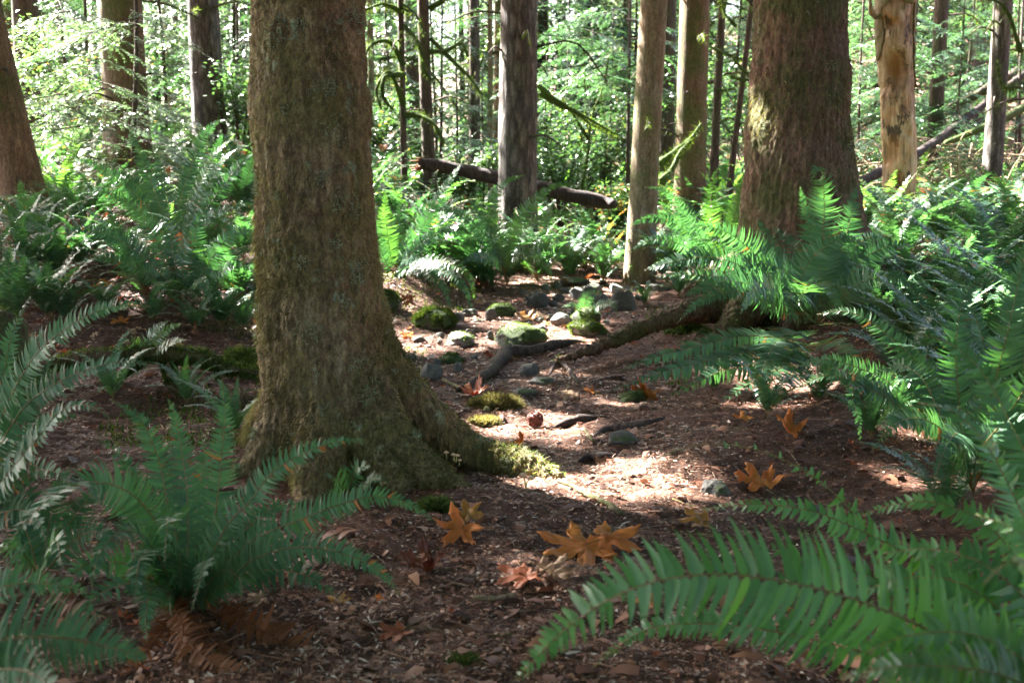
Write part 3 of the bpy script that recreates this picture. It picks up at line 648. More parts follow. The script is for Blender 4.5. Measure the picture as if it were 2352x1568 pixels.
for nm, k_ in (('conifer behind the viewpoint on the left', 'back'), ('conifer behind the viewpoint on the right', 'back2'), ('conifer beside the path outside the right edge', 'side'), ('conifer on the bank outside the right edge', 'side2'), ('conifer outside the left edge', 'side3')):  # unseen conifers added so their crowns block sky light
    x_, y_ = STREES[k_]; eb = empty('shade_tree', (x_, y_, float(H(x_, y_)) - .1), 'unseen added dark ' + nm, 'tree'); a = Acc(); trunk_mesh(a, (0, 0, 0), (.2, 0, 12), .2, .1, 16, 1.3, .3, .05, 3, zfine=1)
    link('trunk', a.mesh('trunk', [M['bark_dark']]), eb); crown_for(k_, eb, np.array(eb.location[:]))
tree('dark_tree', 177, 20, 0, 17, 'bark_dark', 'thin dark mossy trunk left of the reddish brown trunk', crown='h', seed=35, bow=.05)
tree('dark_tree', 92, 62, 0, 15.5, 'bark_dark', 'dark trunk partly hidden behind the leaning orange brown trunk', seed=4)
tree('grey_tree', 1188, 92, 420, 12, 'bark_grey', 'thick grey brown scaly trunk standing over the fallen log', crown='grey', seed=5, flare=1.2, xt=1190)
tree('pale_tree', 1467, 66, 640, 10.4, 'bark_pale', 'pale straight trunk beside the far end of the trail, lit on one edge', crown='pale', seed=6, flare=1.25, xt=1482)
tree('brown_tree', 1524, 40, 380, 16, 'bark_dark', 'narrow dark brown trunk squeezed between the pale and the wide brown trunk', seed=7)
tree('brown_tree', 1580, 72, 460, 13.2, 'bark_red', 'wide dull brown trunk with two mossy limbs leaning on it', crown='brown', seed=8, flare=1.2, xt=1582)
tree('dark_tree', 2132, 34, 390, 16, 'bark_dark', 'dark slim trunk just beyond the pecked snag', seed=9)
tree('grey_tree', 2266, 44, 430, 13.5, 'bark_grey', 'straight grey brown trunk on the slope below the brushwood', seed=10, xt=2268)
tree('dark_tree', 2222, 30, 200, 21, 'bark_dark', 'dark trunk high on the slope behind the brushwood', seed=11)
tree('dark_tree', 952, 40, 200, 22, 'bark_dark', 'hazy brown trunk between the two thin mossy trunks', seed=12)
tree('dark_tree', 1092, 26, 250, 20, 'bark_dark', 'slim dark trunk left of the thick grey brown scaly trunk', seed=13)
tree('dark_tree', 1340, 60, 380, 27, 'bark_dark', 'shadowed wide trunk deep in the wood behind the bent mossy twigs', seed=14)
tree('dark_tree', 1285, 26, 380, 24, 'bark_dark', 'dim distant trunk beside the thick scaly trunk', seed=15)
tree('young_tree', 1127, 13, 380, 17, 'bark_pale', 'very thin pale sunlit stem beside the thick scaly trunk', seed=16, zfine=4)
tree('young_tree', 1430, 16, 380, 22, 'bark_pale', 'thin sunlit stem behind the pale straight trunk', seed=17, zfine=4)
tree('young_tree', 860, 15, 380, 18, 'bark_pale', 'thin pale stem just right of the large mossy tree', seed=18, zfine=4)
# thin trunks with mossy limbs
def thin(name, px, wpx, Y, label, limbs, xt=None, mat='bark_dark', seed=0, r=.022, bow=.03):
    e, b, rr = tree(name, px, wpx, 400, Y, mat, label, xt=xt, seed=seed, sides=12, bow=bow, top=9)
    for lm in limbs:
        limb(e, [P(*q) for q in lm], r, b, dens=420, L=.085)
    return e
thin('mossy_sapling', 927, 15, 13.5, 'thin mossy trunk with drooping curled limbs near the large mossy tree',
     [[(927, 240, 13.5), (890, 165, 13.3), (865, 205, 13.2), (875, 250, 13.1)], [(927, 150, 13.5), (890, 95, 13.4), (850, 105, 13.3), (835, 150, 13.2)], [(927, 30, 13.5), (880, 10, 13.4), (835, 25, 13.3)],
      [(927, 265, 13.5), (970, 268, 13.4), (1000, 290, 13.3), (1020, 330, 13.2)], [(927, 60, 13.5), (960, 100, 13.3), (975, 160, 13.2), (990, 185, 13.2)], [(927, 15, 13.5), (958, 40, 13.3), (975, 80, 13.2)],
      [(927, 170, 13.5), (880, 185, 13.2), (880, 220, 13.2), (900, 250, 13.1)]], seed=21, xt=932, r=.034)
thin('mossy_sapling', 994, 30, 14.5, 'straight thin trunk whose bark turns red brown, limbs spread to both sides',
     [[(990, 90, 14.5), (1040, 140, 14.3), (1080, 180, 14.2), (1105, 215, 14.1)], [(990, 20, 14.5), (1030, -5, 14.3), (1070, -20, 14.2)], [(985, 120, 14.5), (1030, 115, 14.3), (1060, 100, 14.2), (1075, 130, 14.1)]], seed=22, xt=985, r=.034)
thin('mossy_sapling', 1640, 20, 14.5, 'thin knobbly trunk just right of the wide dull brown trunk',
     [[(1640, 205, 14.5), (1665, 208, 14.4), (1690, 200, 14.3)], [(1640, 110, 14.5), (1670, 125, 14.3), (1735, 145, 14.2)], [(1640, 50, 14.5), (1618, 70, 14.4), (1605, 100, 14.3)], [(1642, 5, 14.5), (1680, 10, 14.3), (1725, 28, 14.2)]], seed=23, xt=1644)
thin('mossy_sapling', 1676, 15, 14, 'thin curving trunk close beside the broad reddish trunk',
     [[(1684, 130, 14), (1710, 165, 13.9), (1740, 183, 13.9)], [(1680, 175, 14), (1700, 182, 13.9), (1740, 185, 13.9)], [(1690, 60, 14), (1665, 30, 13.9), (1655, -20, 13.9)]], seed=24, xt=1696, bow=.06)
thin('mossy_sapling', 2338, 30, 10.5, 'crooked yellow-green mossy trunk above the ferns near the brushwood slope',
     [[(2345, 120, 10.5), (2300, 10, 10.4), (2240, -10, 10.3)], [(2340, 200, 10.5), (2300, 190, 10.2), (2290, 140, 10.1)]], seed=25, xt=2360, bow=.12, mat='bark_pale')
# vine-maple like bent twigs and leaning mossy limbs
def add_limbs(name, label, cat, lst, r, dens=420, L=.05, group=None):
    c = P(*lst[0][0]); c[2] = float(H(c[0], c[1])); e = empty(name, c, label, cat, group)
    for l in lst: limb(e, [P(*q) for q in l], r, c, name='branch', dens=dens, L=L)
    return e
add_limbs('mossy_branch', 'two pale green mossy limbs leaning against the wide dull brown trunk', 'branch',
          [[(1498, 392, 12.6), (1520, 372, 12.6), (1555, 345, 12.7), (1592, 312, 12.8), (1610, 285, 12.8)], [(1518, 418, 12.4), (1545, 385, 12.5), (1562, 350, 12.6), (1585, 325, 12.7)]], .045, 900, .07)
add_limbs('bent_stem', 'tall thin bent mossy stem rising behind the fallen log', 'shrub', [[(1335, 445, 14), (1350, 350, 14), (1358, 270, 14), (1385, 200, 14.1), (1400, 120, 14.1)], [(1352, 320, 14), (1320, 270, 14), (1290, 225, 14)], [(1358, 280, 14), (1400, 310, 14), (1430, 325, 14)]], .02)
add_limbs('bent_stem', 'pair of mossy stems arching right from the thick scaly trunk', 'shrub', [[(1235, 195, 13), (1270, 225, 13), (1310, 250, 13), (1360, 285, 13.1), (1420, 310, 13.1)], [(1238, 215, 13), (1290, 245, 13), (1330, 262, 13), (1400, 300, 13)]], .026)
add_limbs('bent_stem', 'slim dark shrub stems under the bright understory beyond the log', 'shrub', [[(1325, 440, 15), (1330, 350, 15), (1345, 250, 15), (1340, 150, 15)], [(1385, 440, 15), (1395, 330, 15), (1380, 220, 15)]], .015)

# pecked snag
Ys = 11.8; rs = 72 / 2 * Ys / F; bs = P(2060, 480, Ys); bs[2] = float(H(bs[0], bs[1])) - .1
e = empty('snag', bs, 'pale barkless snag with pecked orange holes, ringed by bark only at its top', 'dead tree')
a = Acc(); zs = np.arange(0, 4.2, .03); th = np.linspace(0, 2 * np.pi, 72, endpoint=False); tx = -24 * Ys / F
C = np.stack([tx * (zs / 3.1) + .03 * np.sin(zs * 2), 0 * zs, zs], -1); dd = np.stack([np.cos(th), np.sin(th), 0 * th], -1)
VV = C[:, None] + dd[None] * (rs * (.92 + .09 * zs))[:, None, None]
nn = .5 * noise(VV * [7, 7, 1.5]) + .4 * noise(VV * [25, 25, 3]) + .25 * noise(VV * 30) - .8 * (noise(VV * [9, 9, 5] + 11) > .45); dpt = nn * .13; kk = 0 * dpt
zb_ = bs[2]
for (hx, hy, hw, hh, dp) in [(2045, 158, .11, .16, .55), (2040, 195, .09, .07, .22), (2038, 345, .09, .14, .3), (2052, 410, .05, .07, .35), (2035, 60, .05, .05, .3), (2046, 455, .06, .06, .25)]:
    pc = P(hx, hy, Ys) - bs
    dx_ = (VV[..., 0] - pc[0]) / hw; dz_ = (VV[..., 2] - pc[2]) / hh; k = np.exp(-((dx_ ** 2 + dz_ ** 2) ** 2)) * (dd[None, :, 1] < 0); dpt = dpt - dp * k; kk = np.maximum(kk, k * min(1, dp * 2.2))
VV = VV + dd[None] * (dpt * rs)[..., None]; K_, S_ = VV.shape[:2]; idx = np.arange(K_ * S_).reshape(K_, S_); nx = np.roll(idx, -1, 1)
a.add(VV.reshape(-1, 3), [np.stack([idx[:-1], nx[:-1], nx[1:], idx[1:]], -1).reshape(-1, 4)], 0, kk.reshape(-1)); link('trunk', a.mesh('trunk', [M['snag']]), e)
# bark shell at the top and the right side
keep = (noise(VV * [5, 5, 3] + 4) + (zs[:, None] - 2.05) * 2.2 + .9 * (dd[None, :, 0] > .75) > .15) & (zs[:, None] > .1); OV = VV + dd[None] * (.018 + .008 * noise(VV * 22))[..., None]
fm = keep[:-1] & keep[1:] & np.roll(keep, -1, 1)[:-1] & np.roll(keep, -1, 1)[1:]; q = np.stack([idx[:-1], nx[:-1], nx[1:], idx[1:]], -1)[fm]
a = Acc(); a.add(OV.reshape(-1, 3), [q]); ob = link('bark', a.mesh('bark', [M['bark_pale']]), e); md = ob.modifiers.new('s', 'SOLIDIFY'); md.thickness = .015
a = Acc(); a.add(np.zeros((0, 3)), [], 0, np.zeros(0)); lm = limb(e, [P(2010, 40, 11.8), P(2000, 20, 11.5), P(1996, -20, 11.4)], .03, bs, False, bark='bark_pale')

# ------------------------------------------------------------------ logs and branches
def log(name, pts, label, mat='log', moss=0, cat='log', broken=True, sides=20, dens=600, L=.03, mm='moss', bump=.25):
    Q = np.array([list(P(*p[:3])) + [p[3]] for p in pts]); Q = crom(Q, max(20, len(pts) * 9)); c = Q[0, :3].copy(); c[2] = float(H(c[0], c[1]))
    e = empty(name, c, label, cat); a = Acc(); tube(a, Q[:, :3] - c, Q[:, 3], sides, 0, bump=bump, bscale=7); tube_m = a.mesh('wood', [M[mat]]); link('wood', tube_m, e)
    if moss:
        b = Acc(); hang_moss(b, Q[:, :3] - c, Q[:, 3], dens, L, 0, .006); link('moss', b.mesh('moss', [M[mm]]), e)
    return e, c
e, c = log('fallen_log', [(962, 374, 12.7, .05), (985, 378, 12.7, .068), (1060, 392, 12.7, .073), (1142, 409, 12.6, .076), (1262, 438, 12.5, .08), (1330, 454, 12.4, .078), (1390, 466, 12.4, .07), (1412, 470, 12.3, .04)], 'dark fallen log with a splintered end lying behind the sunlit ferns', bump=.16)
a = Acc()
for i in range(9):
    s = P(965 + R.uniform(0, 8), 378 + R.uniform(-14, 18), 12.68) - c; tube(a, [s, s + [-R.uniform(.05, .16), R.uniform(-.05, .05), R.uniform(-.02, .05)]], [.016, .003], 4)
link('splinter', a.mesh('splinter', [M['dead_fern']]), e)
log('fallen_log', [(1960, 428, 13, .06), (2020, 395, 13.5, .06), (2120, 345, 14.5, .055), (2260, 240, 16, .05), (2380, 150, 17, .05)], 'dark log slanting up the slope behind the pecked snag')
log('fallen_log', [(2180, 250, 17, .06), (2260, 210, 17, .07), (2352, 155, 17.5, .07), (2400, 120, 18, .07)], 'grey pole slanting across the brushwood high on the slope', mat='bark_dark')
log('fallen_log', [(2170, 330, 14.5, .04), (2280, 285, 14.6, .045), (2400, 220, 15, .045)], 'green mossy log crossing the slope behind the straight grey brown trunk', moss=1, mat='bark_root')
e, c = log('mossy_branch', [(120, 835, 4.9, .02), (162, 826, 4.9, .026), (252, 818, 4.9, .03), (330, 812, 4.9, .034), (421, 814, 4.9, .034), (468, 822, 4.88, .032), (511, 842, 4.86, .024), (558, 850, 4.84, .016), (610, 858, 4.8, .014)], 'moss-draped fallen branch arching over the needles to the large mossy tree', mat='bark_red', moss=1, cat='branch', dens=9000, L=.028)
for l in [[(400, 815, 4.9), (398, 850, 4.9), (392, 905, 4.85)], [(420, 815, 4.88), (425, 850, 4.87), (422, 885, 4.85)], [(370, 815, 4.9), (375, 850, 4.9), (385, 880, 4.88)], [(350, 815, 4.92), (300, 850, 4.92), (230, 880, 4.9)], [(480, 825, 4.88), (495, 850, 4.87), (500, 870, 4.87)]]:
    limb(e, [P(*q) for q in l], .011, c, name='side_branch', dens=4500, L=.022)
log('stump', [(15, 905, 4.1, .12), (8, 860, 4.1, .1), (2, 800, 4.12, .085), (-4, 740, 4.15, .07), (-8, 715, 4.15, .03)], 'low dark rotten stump with a film of moss beside the foreground ferns', mat='bark_root', moss=1, cat='stump', dens=5000, L=.02, bump=.4)
def groot(name, pts, r, label, mat='bark_dark', cat='root', moss=0, up=.4):
    Q = []
    for p, rr in zip(pts, r): g = G(*p); g[2] += rr * up; Q.append(list(g) + [rr])
    Q = crom(np.array(Q), len(pts) * 8); c = Q[0, :3].copy(); a = Acc(); tube(a, Q[:, :3] - c, Q[:, 3], 12, bump=.3, bscale=13)
    if moss: hang_moss(a, Q[:, :3] - c, Q[:, 3], moss, .014, 1, .004)
    o = link(name, a.mesh(name, [M[mat], M['moss']]), None, tuple(c)); return tag(o, label, cat)
groot('surface_root', [(1048, 902), (1106, 875), (1150, 838), (1180, 818), (1215, 814), (1260, 806), (1300, 794), (1345, 788)], [.012, .026, .036, .038, .03, .034, .026, .008], 'smooth dark humped root crossing the trail in front of the green boulder', moss=250, up=.7)
groot('surface_root', [(1262, 868), (1272, 848), (1282, 838), (1300, 850), (1315, 868), (1328, 884)], [.006, .012, .016, .012, .01, .004], 'small forked root bent like a tent on the trail', up=1.4)
groot('surface_root', [(1275, 982), (1310, 974), (1345, 968), (1388, 962)], [.01, .02, .022, .01], 'rotten dark root fragment flush with the sunlit path')
groot('surface_root', [(1362, 1006), (1400, 990), (1450, 982), (1500, 974), (1532, 962)], [.008, .018, .02, .016, .008], 'long thin dark root curving behind the low grey stone')
groot('surface_root', [(1360, 880), (1400, 874), (1440, 866)], [.006, .014, .006], 'short brown root hump at the edge of the fern fronds')
groot('bark_slab', [(1330, 1062), (1355, 1058), (1385, 1056), (1408, 1050)], [.01, .018, .018, .01], 'dark curled slab of bark lying in the sunny patch', 'log', 'bark')
def stick(pts, r, label, mat='twig', name='stick', group=None, lift=.0, knots=True):
    Q = np.array([G(*p) + [0, 0, r + lift] for p in pts]); Q = crom(Q, max(8, len(pts) * 6)); c = Q[0].copy(); a = Acc()
    tube(a, Q - c, r * (1 + .25 * noise(Q * 60)), 8, bump=.15, bscale=60)
    o = link(name, a.mesh(name, [M[mat]]), None, tuple(c)); return tag(o, label, 'stick', group)
stick([(1282, 1110), (1320, 1128), (1360, 1148), (1400, 1168), (1425, 1186)], .0085, 'pale lichen-spotted stick at the tip of the long mossy root', 'bark_pale')
stick([(1398, 1172), (1420, 1178), (1436, 1190)], .007, 'splintered pale stub at the end of the spotted stick', 'bark_pale')
stick([(1545, 1151), (1575, 1162), (1600, 1171)], .0045, 'short reddish stick pointing at the fern tip beside the sunny patch', 'bark_orange')
stick([(1088, 1382), (1130, 1379), (1184, 1378)], .006, 'short pale peeled stick below the glossy red brown leaf', 'bark_pale')
stick([(1340, 988), (1350, 1002), (1362, 1020)], .006, 'pale wood sliver left of the low grey stone', 'bark_pale')
stick([(1018, 876), (1040, 888), (1056, 896)], .009, 'pale split wood at the low end of the humped root', 'bark_pale')
stick([(1094, 930), (1106, 938), (1120, 948)], .012, 'stubby tan wood chunk beside the dry moss tuft', 'bark_pale')
stick([(800, 1436), (900, 1442), (1000, 1452), (1100, 1460), (1196, 1468)], .0022, 'long thin reddish twig lying across the lower path', 'bark_orange')
stick([(1065, 1429), (1150, 1410), (1232, 1403)], .002, 'thin grey twig above the long reddish twig')
stick([(1500, 1340), (1560, 1360), (1640, 1392)], .004, 'brown twig under the large foreground frond')
stick([(1180, 1250), (1240, 1262), (1262, 1290)], .0018, 'fine red leaf stalk beside the flat orange leaf', 'bark_orange')
stick([(1768, 1008), (1810, 1040), (1840, 1080)], .0025, 'fine wavy twig right of the upturned orange leaf')
stick([(2060, 1100), (2120, 1075), (2200, 1070)], .004, 'dead reddish stalk under the right ferns', 'bark_orange')
stick([(1000, 1330), (1030, 1345), (1080, 1350)], .003, 'small tan twig between the curled leaves')

# ------------------------------------------------------------------ rocks
import bmesh
bm = bmesh.new(); bmesh.ops.create_icosphere(bm, subdivisions=5, radius=1); ICO = np.array([v.co[:] for v in bm.verts]); ICF = np.array([[v.index for v in f.verts] for f in bm.faces]); bm.free()
bm = bmesh.new(); bmesh.ops.create_icosphere(bm, subdivisions=3, radius=1); ICO3 = np.array([v.co[:] for v in bm.verts]); ICF3 = np.array([[v.index for v in f.verts] for f in bm.faces]); bm.free()
def rock(px, pyb, wpx, hpx, label, mat='rock', round_=.5, moss=0, seed=None, name='rock', L=.014, group=None, mm='moss'):
    g = G(px, pyb); d = g[1]; rx = wpx / 2 * d / F; hz_ = max(hpx * d / F, rx * .35) * .95; ry = rx * R.uniform(.7, 1.0)
    seed = R.uniform(0, 99) if seed is None else seed; D = ICO
    s = np.ones(len(D)); s += .25 * noise(D * 1.3 + seed) + .1 * noise(D * 3.1 + seed) + .035 * noise(D * 8 + seed) + .012 * noise(D * 22 + seed)
    for k in range(int(14 * (1 - round_)) + 6):
        n = unit(NR.normal(size=3)); c = R.uniform(.7, .93); dt = D @ n * s; s = np.where(dt > c, s * (c + (dt - c) * .15) / np.maximum(dt, 1e-3), s)
    V = D * s[:, None] * np.array([rx, ry, hz_ * .72]); V = V @ rotz(R.uniform(-.5, .5)).T; V[:, 2] += hz_ * .27
    loc = (g[0], g[1] + ry * .8, float(H(g[0], g[1] + ry * .8)))
    a = Acc(); a.add(V, [ICF]); o = link(name, a.mesh(name, [M[mat]]), None, loc); tag(o, label, 'rock' if name == 'rock' else name.replace('_', ' '), group)
    if moss:
        Nn = unit(V * np.array([1 / rx ** 2, 1 / ry ** 2, 1 / hz_ ** 2])); k = NR.integers(0, len(V), moss * 2)
        k = k[(noise(V[k] * (2.2 / rx) + seed) + .7 * Nn[k, 2] > .05) & (V[k, 2] > 0)][:moss]
        b = Acc(); spikes(b, V[k], unit(Nn[k] + NR.normal(0, .5, (len(k), 3))), L * NR.uniform(.4, 1.3, len(k)), .005, 0, NR.uniform(.1, 1, len(k))); link('moss', b.mesh('moss', [M[mm]]), o)
    return o
rock(895, 711, 58, 46, 'moss-topped boulder against the right edge of the large mossy tree', 'rock_moss', .7, 1800)
rock(990, 757, 98, 42, 'low rock buried under bright green moss on the left of the trail', 'rock_moss', .8, 5000, L=.03)
rock(1052, 741, 29, 26, 'small round grey stone right of the bright green moss mound', round_=.9)
rock(1080, 728, 34, 18, 'dark stone tucked under the drooping blue green fronds', round_=.8)
rock(1129, 737, 30, 26, 'small upright grey stone in front of the half-mossy boulder', round_=.8)
rock(1152, 729, 72, 34, 'half-mossy rounded boulder left of the orange leaf pair', 'rock_moss', .7, 900)
rock(1237, 708, 56, 44, 'tall angular grey rock standing in the middle of the trail', round_=.3)
rock(1270, 706, 24, 16, 'pebble at the foot of the tall angular grey rock', round_=.9)
rock(1284, 694, 30, 19, 'smooth stone behind the tall angular grey rock', round_=.8)
rock(1192, 802, 112, 60, 'big smooth green-tinged boulder just behind the humped root', 'rock_moss', .85, 700, seed=12)
rock(1225, 774, 62, 30, 'pale grey rock peeking out behind the green-tinged boulder', 'rock_pale', .5)
rock(1059, 797, 80, 30, 'flat wedge-shaped grey rock lying in sun on the left of the trail', 'rock_pale', .3, 300)
rock(1126, 778, 20, 16, 'tiny dark stone between the wedge rock and the green boulder', round_=.8)
rock(925, 858, 50, 46, 'dark smooth stone wedged against the base of the large mossy tree', round_=.9)
rock(987, 870, 56, 32, 'dark rounded stone right of the mossy tree base', round_=.95)
rock(1038, 838, 60, 26, 'half-buried stone ringed with moss above the dark rounded stone', 'rock_moss', .8, 700)
rock(1004, 842, 22, 16, 'little grey stone left of the moss-ringed stone', round_=.9)
rock(1216, 864, 54, 36, 'rough grey stone under the arch of the humped root', round_=.2)
rock(1243, 888, 64, 18, 'flat dark stone below the rough grey stone', round_=.7)
rock(1288, 750, 52, 30, 'plain grey rounded stone beside the orange leaf pair', round_=.8)
rock(1346, 752, 76, 40, 'dark mossy rock behind the pale moss-capped rock', 'rock_moss', .6, 900)
rock(1350, 775, 92, 36, 'pale rock with a bright moss cap at the root tip', 'rock_pale', .5, 2400, L=.02)
rock(1432, 716, 70, 48, 'grey peaked boulder on the right of the trail', round_=.15)
rock(1376, 705, 46, 34, 'dark stone left of the peaked boulder', round_=.5)
rock(1329, 690, 42, 30, 'pale blocky stone up the trail', 'rock_pale', .4)
rock(1362, 672, 44, 20, 'low grey stone by the pale trunk', round_=.6)
rock(1300, 676, 26, 14, 'small stone up the trail behind the pale blocky stone', round_=.8)
rock(1418, 676, 36, 24, 'sunlit stone in front of the pale straight trunk', 'rock_pale', .5)
rock(1516, 672, 56, 18, 'long low dark stone under the right fronds', round_=.7)
rock(1318, 656, 80, 14, 'flat bright slab where the trail leaves the shade', 'rock_pale', .6)
rock(1455, 928, 60, 34, 'rounded stone half hidden under leaves and the lowest fronds', 'rock_moss', .9, 200)
rock(1430, 1022, 78, 30, 'low grey stone at the end of the thin dark root', round_=.7)
rock(1648, 1143, 80, 40, 'rough grey stone beside the crumpled orange leaf', 'rock', .6)
rock(962, 790, 32, 16, 'small dark stone near the curled orange leaf on the left', round_=.6)
rock(1052, 856, 26, 22, 'small wedge of stone above the humped root', round_=.4)
rock(1160, 795, 24, 12, 'flat pebble at the left foot of the green boulder', round_=.8)
rock(1455, 748, 28, 10, 'flat blue grey pebble on the right of the trail', round_=.9)
rock(1240, 740, 26, 10, 'flat pebble below the yellow leaf', round_=.9)
rock(1100, 742, 26, 9, 'flat pebble under the small upright stone', round_=.9)
rock(1205, 912, 70, 12, 'flush flat stone behind the round red brown cone', round_=.8)
for i, (px, py, wd) in enumerate([(1080, 770, 24), (1170, 720, 22), (1215, 752, 20), (1265, 735, 22), (1320, 725, 24), (1395, 745, 20), (1410, 700, 26), (1345, 655, 26), (1465, 690, 22), (1255, 668, 24), (1200, 675, 18), (1010, 775, 20), (950, 825, 18), (1090, 825, 18), (1380, 640, 30), (1300, 645, 26), (1010, 790, 14), (985, 800, 12), (1178, 745, 12), (1310, 708, 14), (1398, 725, 12), (1340, 712, 12), (1260, 722, 14), (1160, 760, 9), (1090, 760, 10), (1305, 765, 9), (1255, 690, 16), (1210, 690, 14), (1345, 668, 18), (1385, 655, 22), (1280, 662, 20)]):
    rock(px, py, wd, wd * .6, 'small grey pebble scattered among the trail stones', round_=.9, name='pebble', group='pebbles on the trail')

def moss_lump(px, py, wpx, hpx, label, n, L, mat='moss', w=.004, name='moss_clump'):
    g = G(px, py); d = g[1]; rx = wpx / 2 * d / F; hz_ = hpx * d / F
    D = ICO3[ICO3[:, 2] > -.2]; V = ICO * np.array([rx, rx * .7, hz_ * .8]) * np.clip(1 + .55 * noise(ICO * 1.6 + px) + .25 * noise(ICO * 4 + px), .2, 2)[:, None] * [1.15, 1.1, .8]
    o = link(name, None, None, (g[0], g[1] + rx * .5, g[2])); a = Acc(); a.add(V, [ICF], 0, .25); k = NR.integers(0, len(V), n); k = k[V[k, 2] > -.01]
    Nn = unit(V / np.array([rx ** 2, rx ** 2, hz_ ** 2])); spikes(a, V[k], unit(Nn[k] + NR.normal(0, .6, (len(k), 3)) + [0, 0, .3]), L * NR.uniform(.4, 1.4, len(k)), w, 0, NR.uniform(.2, 1, len(k)))
    me = a.mesh(name, [M[mat]]); bpy.data.objects.remove(o); o = link(name, me, None, (g[0], g[1] + rx * .5, g[2])); tag(o, label, 'moss'); return o
moss_lump(568, 862, 105, 85, 'bright green feathery moss mound behind the left edge of the large mossy tree', 9000, .03, w=.005)
moss_lump(1142, 945, 100, 42, 'dry yellowish moss tuft lying on the path above the cone', 7000, .03, 'moss_dry')
moss_lump(1000, 1175, 55, 30, 'small green moss tuft at the foot of the mossy buttress roots', 2500, .022)
moss_lump(1585, 765, 80, 40, 'dull green moss pad beside the long mossy root', 3500, .025)
moss_lump(1115, 975, 60, 16, 'thin dark moss pad left of the round cone', 1800, .018, 'moss_dry')
moss_lump(1065, 1535, 60, 18, 'small dark moss pad at the bottom of the path', 1500, .02)
moss_lump(1690, 700, 40, 22, 'tiny moss pad on the bank by the buttressed trunk', 1200, .02)

# cone
g = G(1229, 978); rr_ = 20 * g[1] / F; a = Acc(); a.add(ICO3 * rr_ * .8, [ICF3], 0)
for i in range(150):
    d = unit(NR.normal(size=3)); nrm = unit(np.cross(d, NR.normal(size=3))); blades(a, (d * rr_ * .75)[None], unit(d + nrm * .6)[None], d[None], rr_ * .45, rr_ * .42, 0, .5)
tag(link('conifer_cone', a.mesh('cone', [M['cone']]), None, tuple(g + [0, 0, rr_ * .8])), 'round red brown scaly cone sitting on the sunlit path', 'cone')

# ------------------------------------------------------------------ mushrooms
def mushroom(px, py, capw, hpx, tilt, label):
    Yd = G(px, py + hpx)[1]
    if px < 1100: Yd = 3.5
    elif px > 1240: Yd = 3.66
    top = P(px, py, Yd); hgt = hpx * Yd / F; c = top - np.array([tilt * hgt, 0, hgt]); r = capw / 2 * Yd / F
    e = empty('mushroom', c, label, 'mushroom', 'small orange-capped mushrooms at the mossy roots')
    a = Acc(); tube(a, crom([[0, 0, -.006], [tilt * hgt * .3, 0, hgt * .5], [tilt * hgt, 0, hgt * .97]], 8), np.linspace(r * .2, r * .15, 8), 8); link('stem', a.mesh('stem', [M['stem']]), e)
    prof = [(0, .62), (.35, .58), (.7, .4), (.93, .14), (1, -.05), (.94, -.08), (.5, .05), (0, .1)]; a = Acc(); n = 20; th = np.linspace(0, 2 * np.pi, n, endpoint=False)
    V = np.array([[p * r * math.cos(t_), p * r * math.sin(t_), q * r * 1.15 + hgt * .9] for p, q in prof for t_ in th]); V[:, 0] += tilt * hgt
    idx = np.arange(len(prof) * n).reshape(len(prof), n); nx = np.roll(idx, -1, 1); a.add(V, [np.stack([idx[:-1], nx[:-1], nx[1:], idx[1:]], -1).reshape(-1, 4)]); link('cap', a.mesh('cap', [M['cap']]), e)
for m_ in [(1201, 1090, 20, 26, -.25, 'left mushroom of the tall pair in front of the mossy root'), (1219, 1096, 20, 24, .5, 'right leaning mushroom of the tall pair in front of the mossy root'), (1197, 1112, 10, 8, -.3, 'tiny mushroom button at the foot of the tall pair'),
           (1254, 1070, 17, 18, -.3, 'highest mushroom of the cluster at the root tip'), (1271, 1071, 15, 18, .2, 'middle mushroom of the cluster at the root tip'), (1262, 1083, 15, 12, .2, 'lowest front mushroom of the cluster at the root tip'), (1280, 1073, 13, 16, .5, 'outermost mushroom of the cluster at the root tip'),
           (1025, 1038, 12, 12, -.1, 'small mushroom highest between the two buttress roots'), (1041, 1043, 12, 12, -.2, 'left of two touching mushrooms between the buttress roots'), (1050, 1045, 12, 12, .2, 'right of two touching mushrooms between the buttress roots'), (1056, 1056, 10, 9, .1, 'lowest small mushroom between the buttress roots')]: mushroom(*m_)

# ------------------------------------------------------------------ maple leaves
def leaf_outline(rng):
    # polar outline of a five-lobed, coarsely toothed maple leaf: angle from the middle lobe, radius
    K = [(0, 1.0), (5, .86), (9, .78), (14, .83), (18, .6), (24, .42), (28, .35), (33, .52), (38, .74), (43, .86), (46, .8), (52, .99), (57, .82), (62, .85), (67, .62), (74, .44), (82, .33), (90, .47), (97, .63), (101, .57), (108, .74), (115, .55), (124, .47), (129, .36), (142, .3), (160, .22), (173, .07)]
    A = np.linspace(-172, 172, 150); out = []
    for sg in (-1, 1):
        ka = np.array([k[0] for k in K]) + np.array([0] + [rng.uniform(-1.5, 1.5) for k in K[1:]]); kr = np.array([k[1] * rng.uniform(.92, 1.06) for k in K]); kr[0] = 1.0; out.append(np.interp(np.abs(A), ka, kr))
    r = np.where(A < 0, out[0], out[1]); return np.radians(A), r
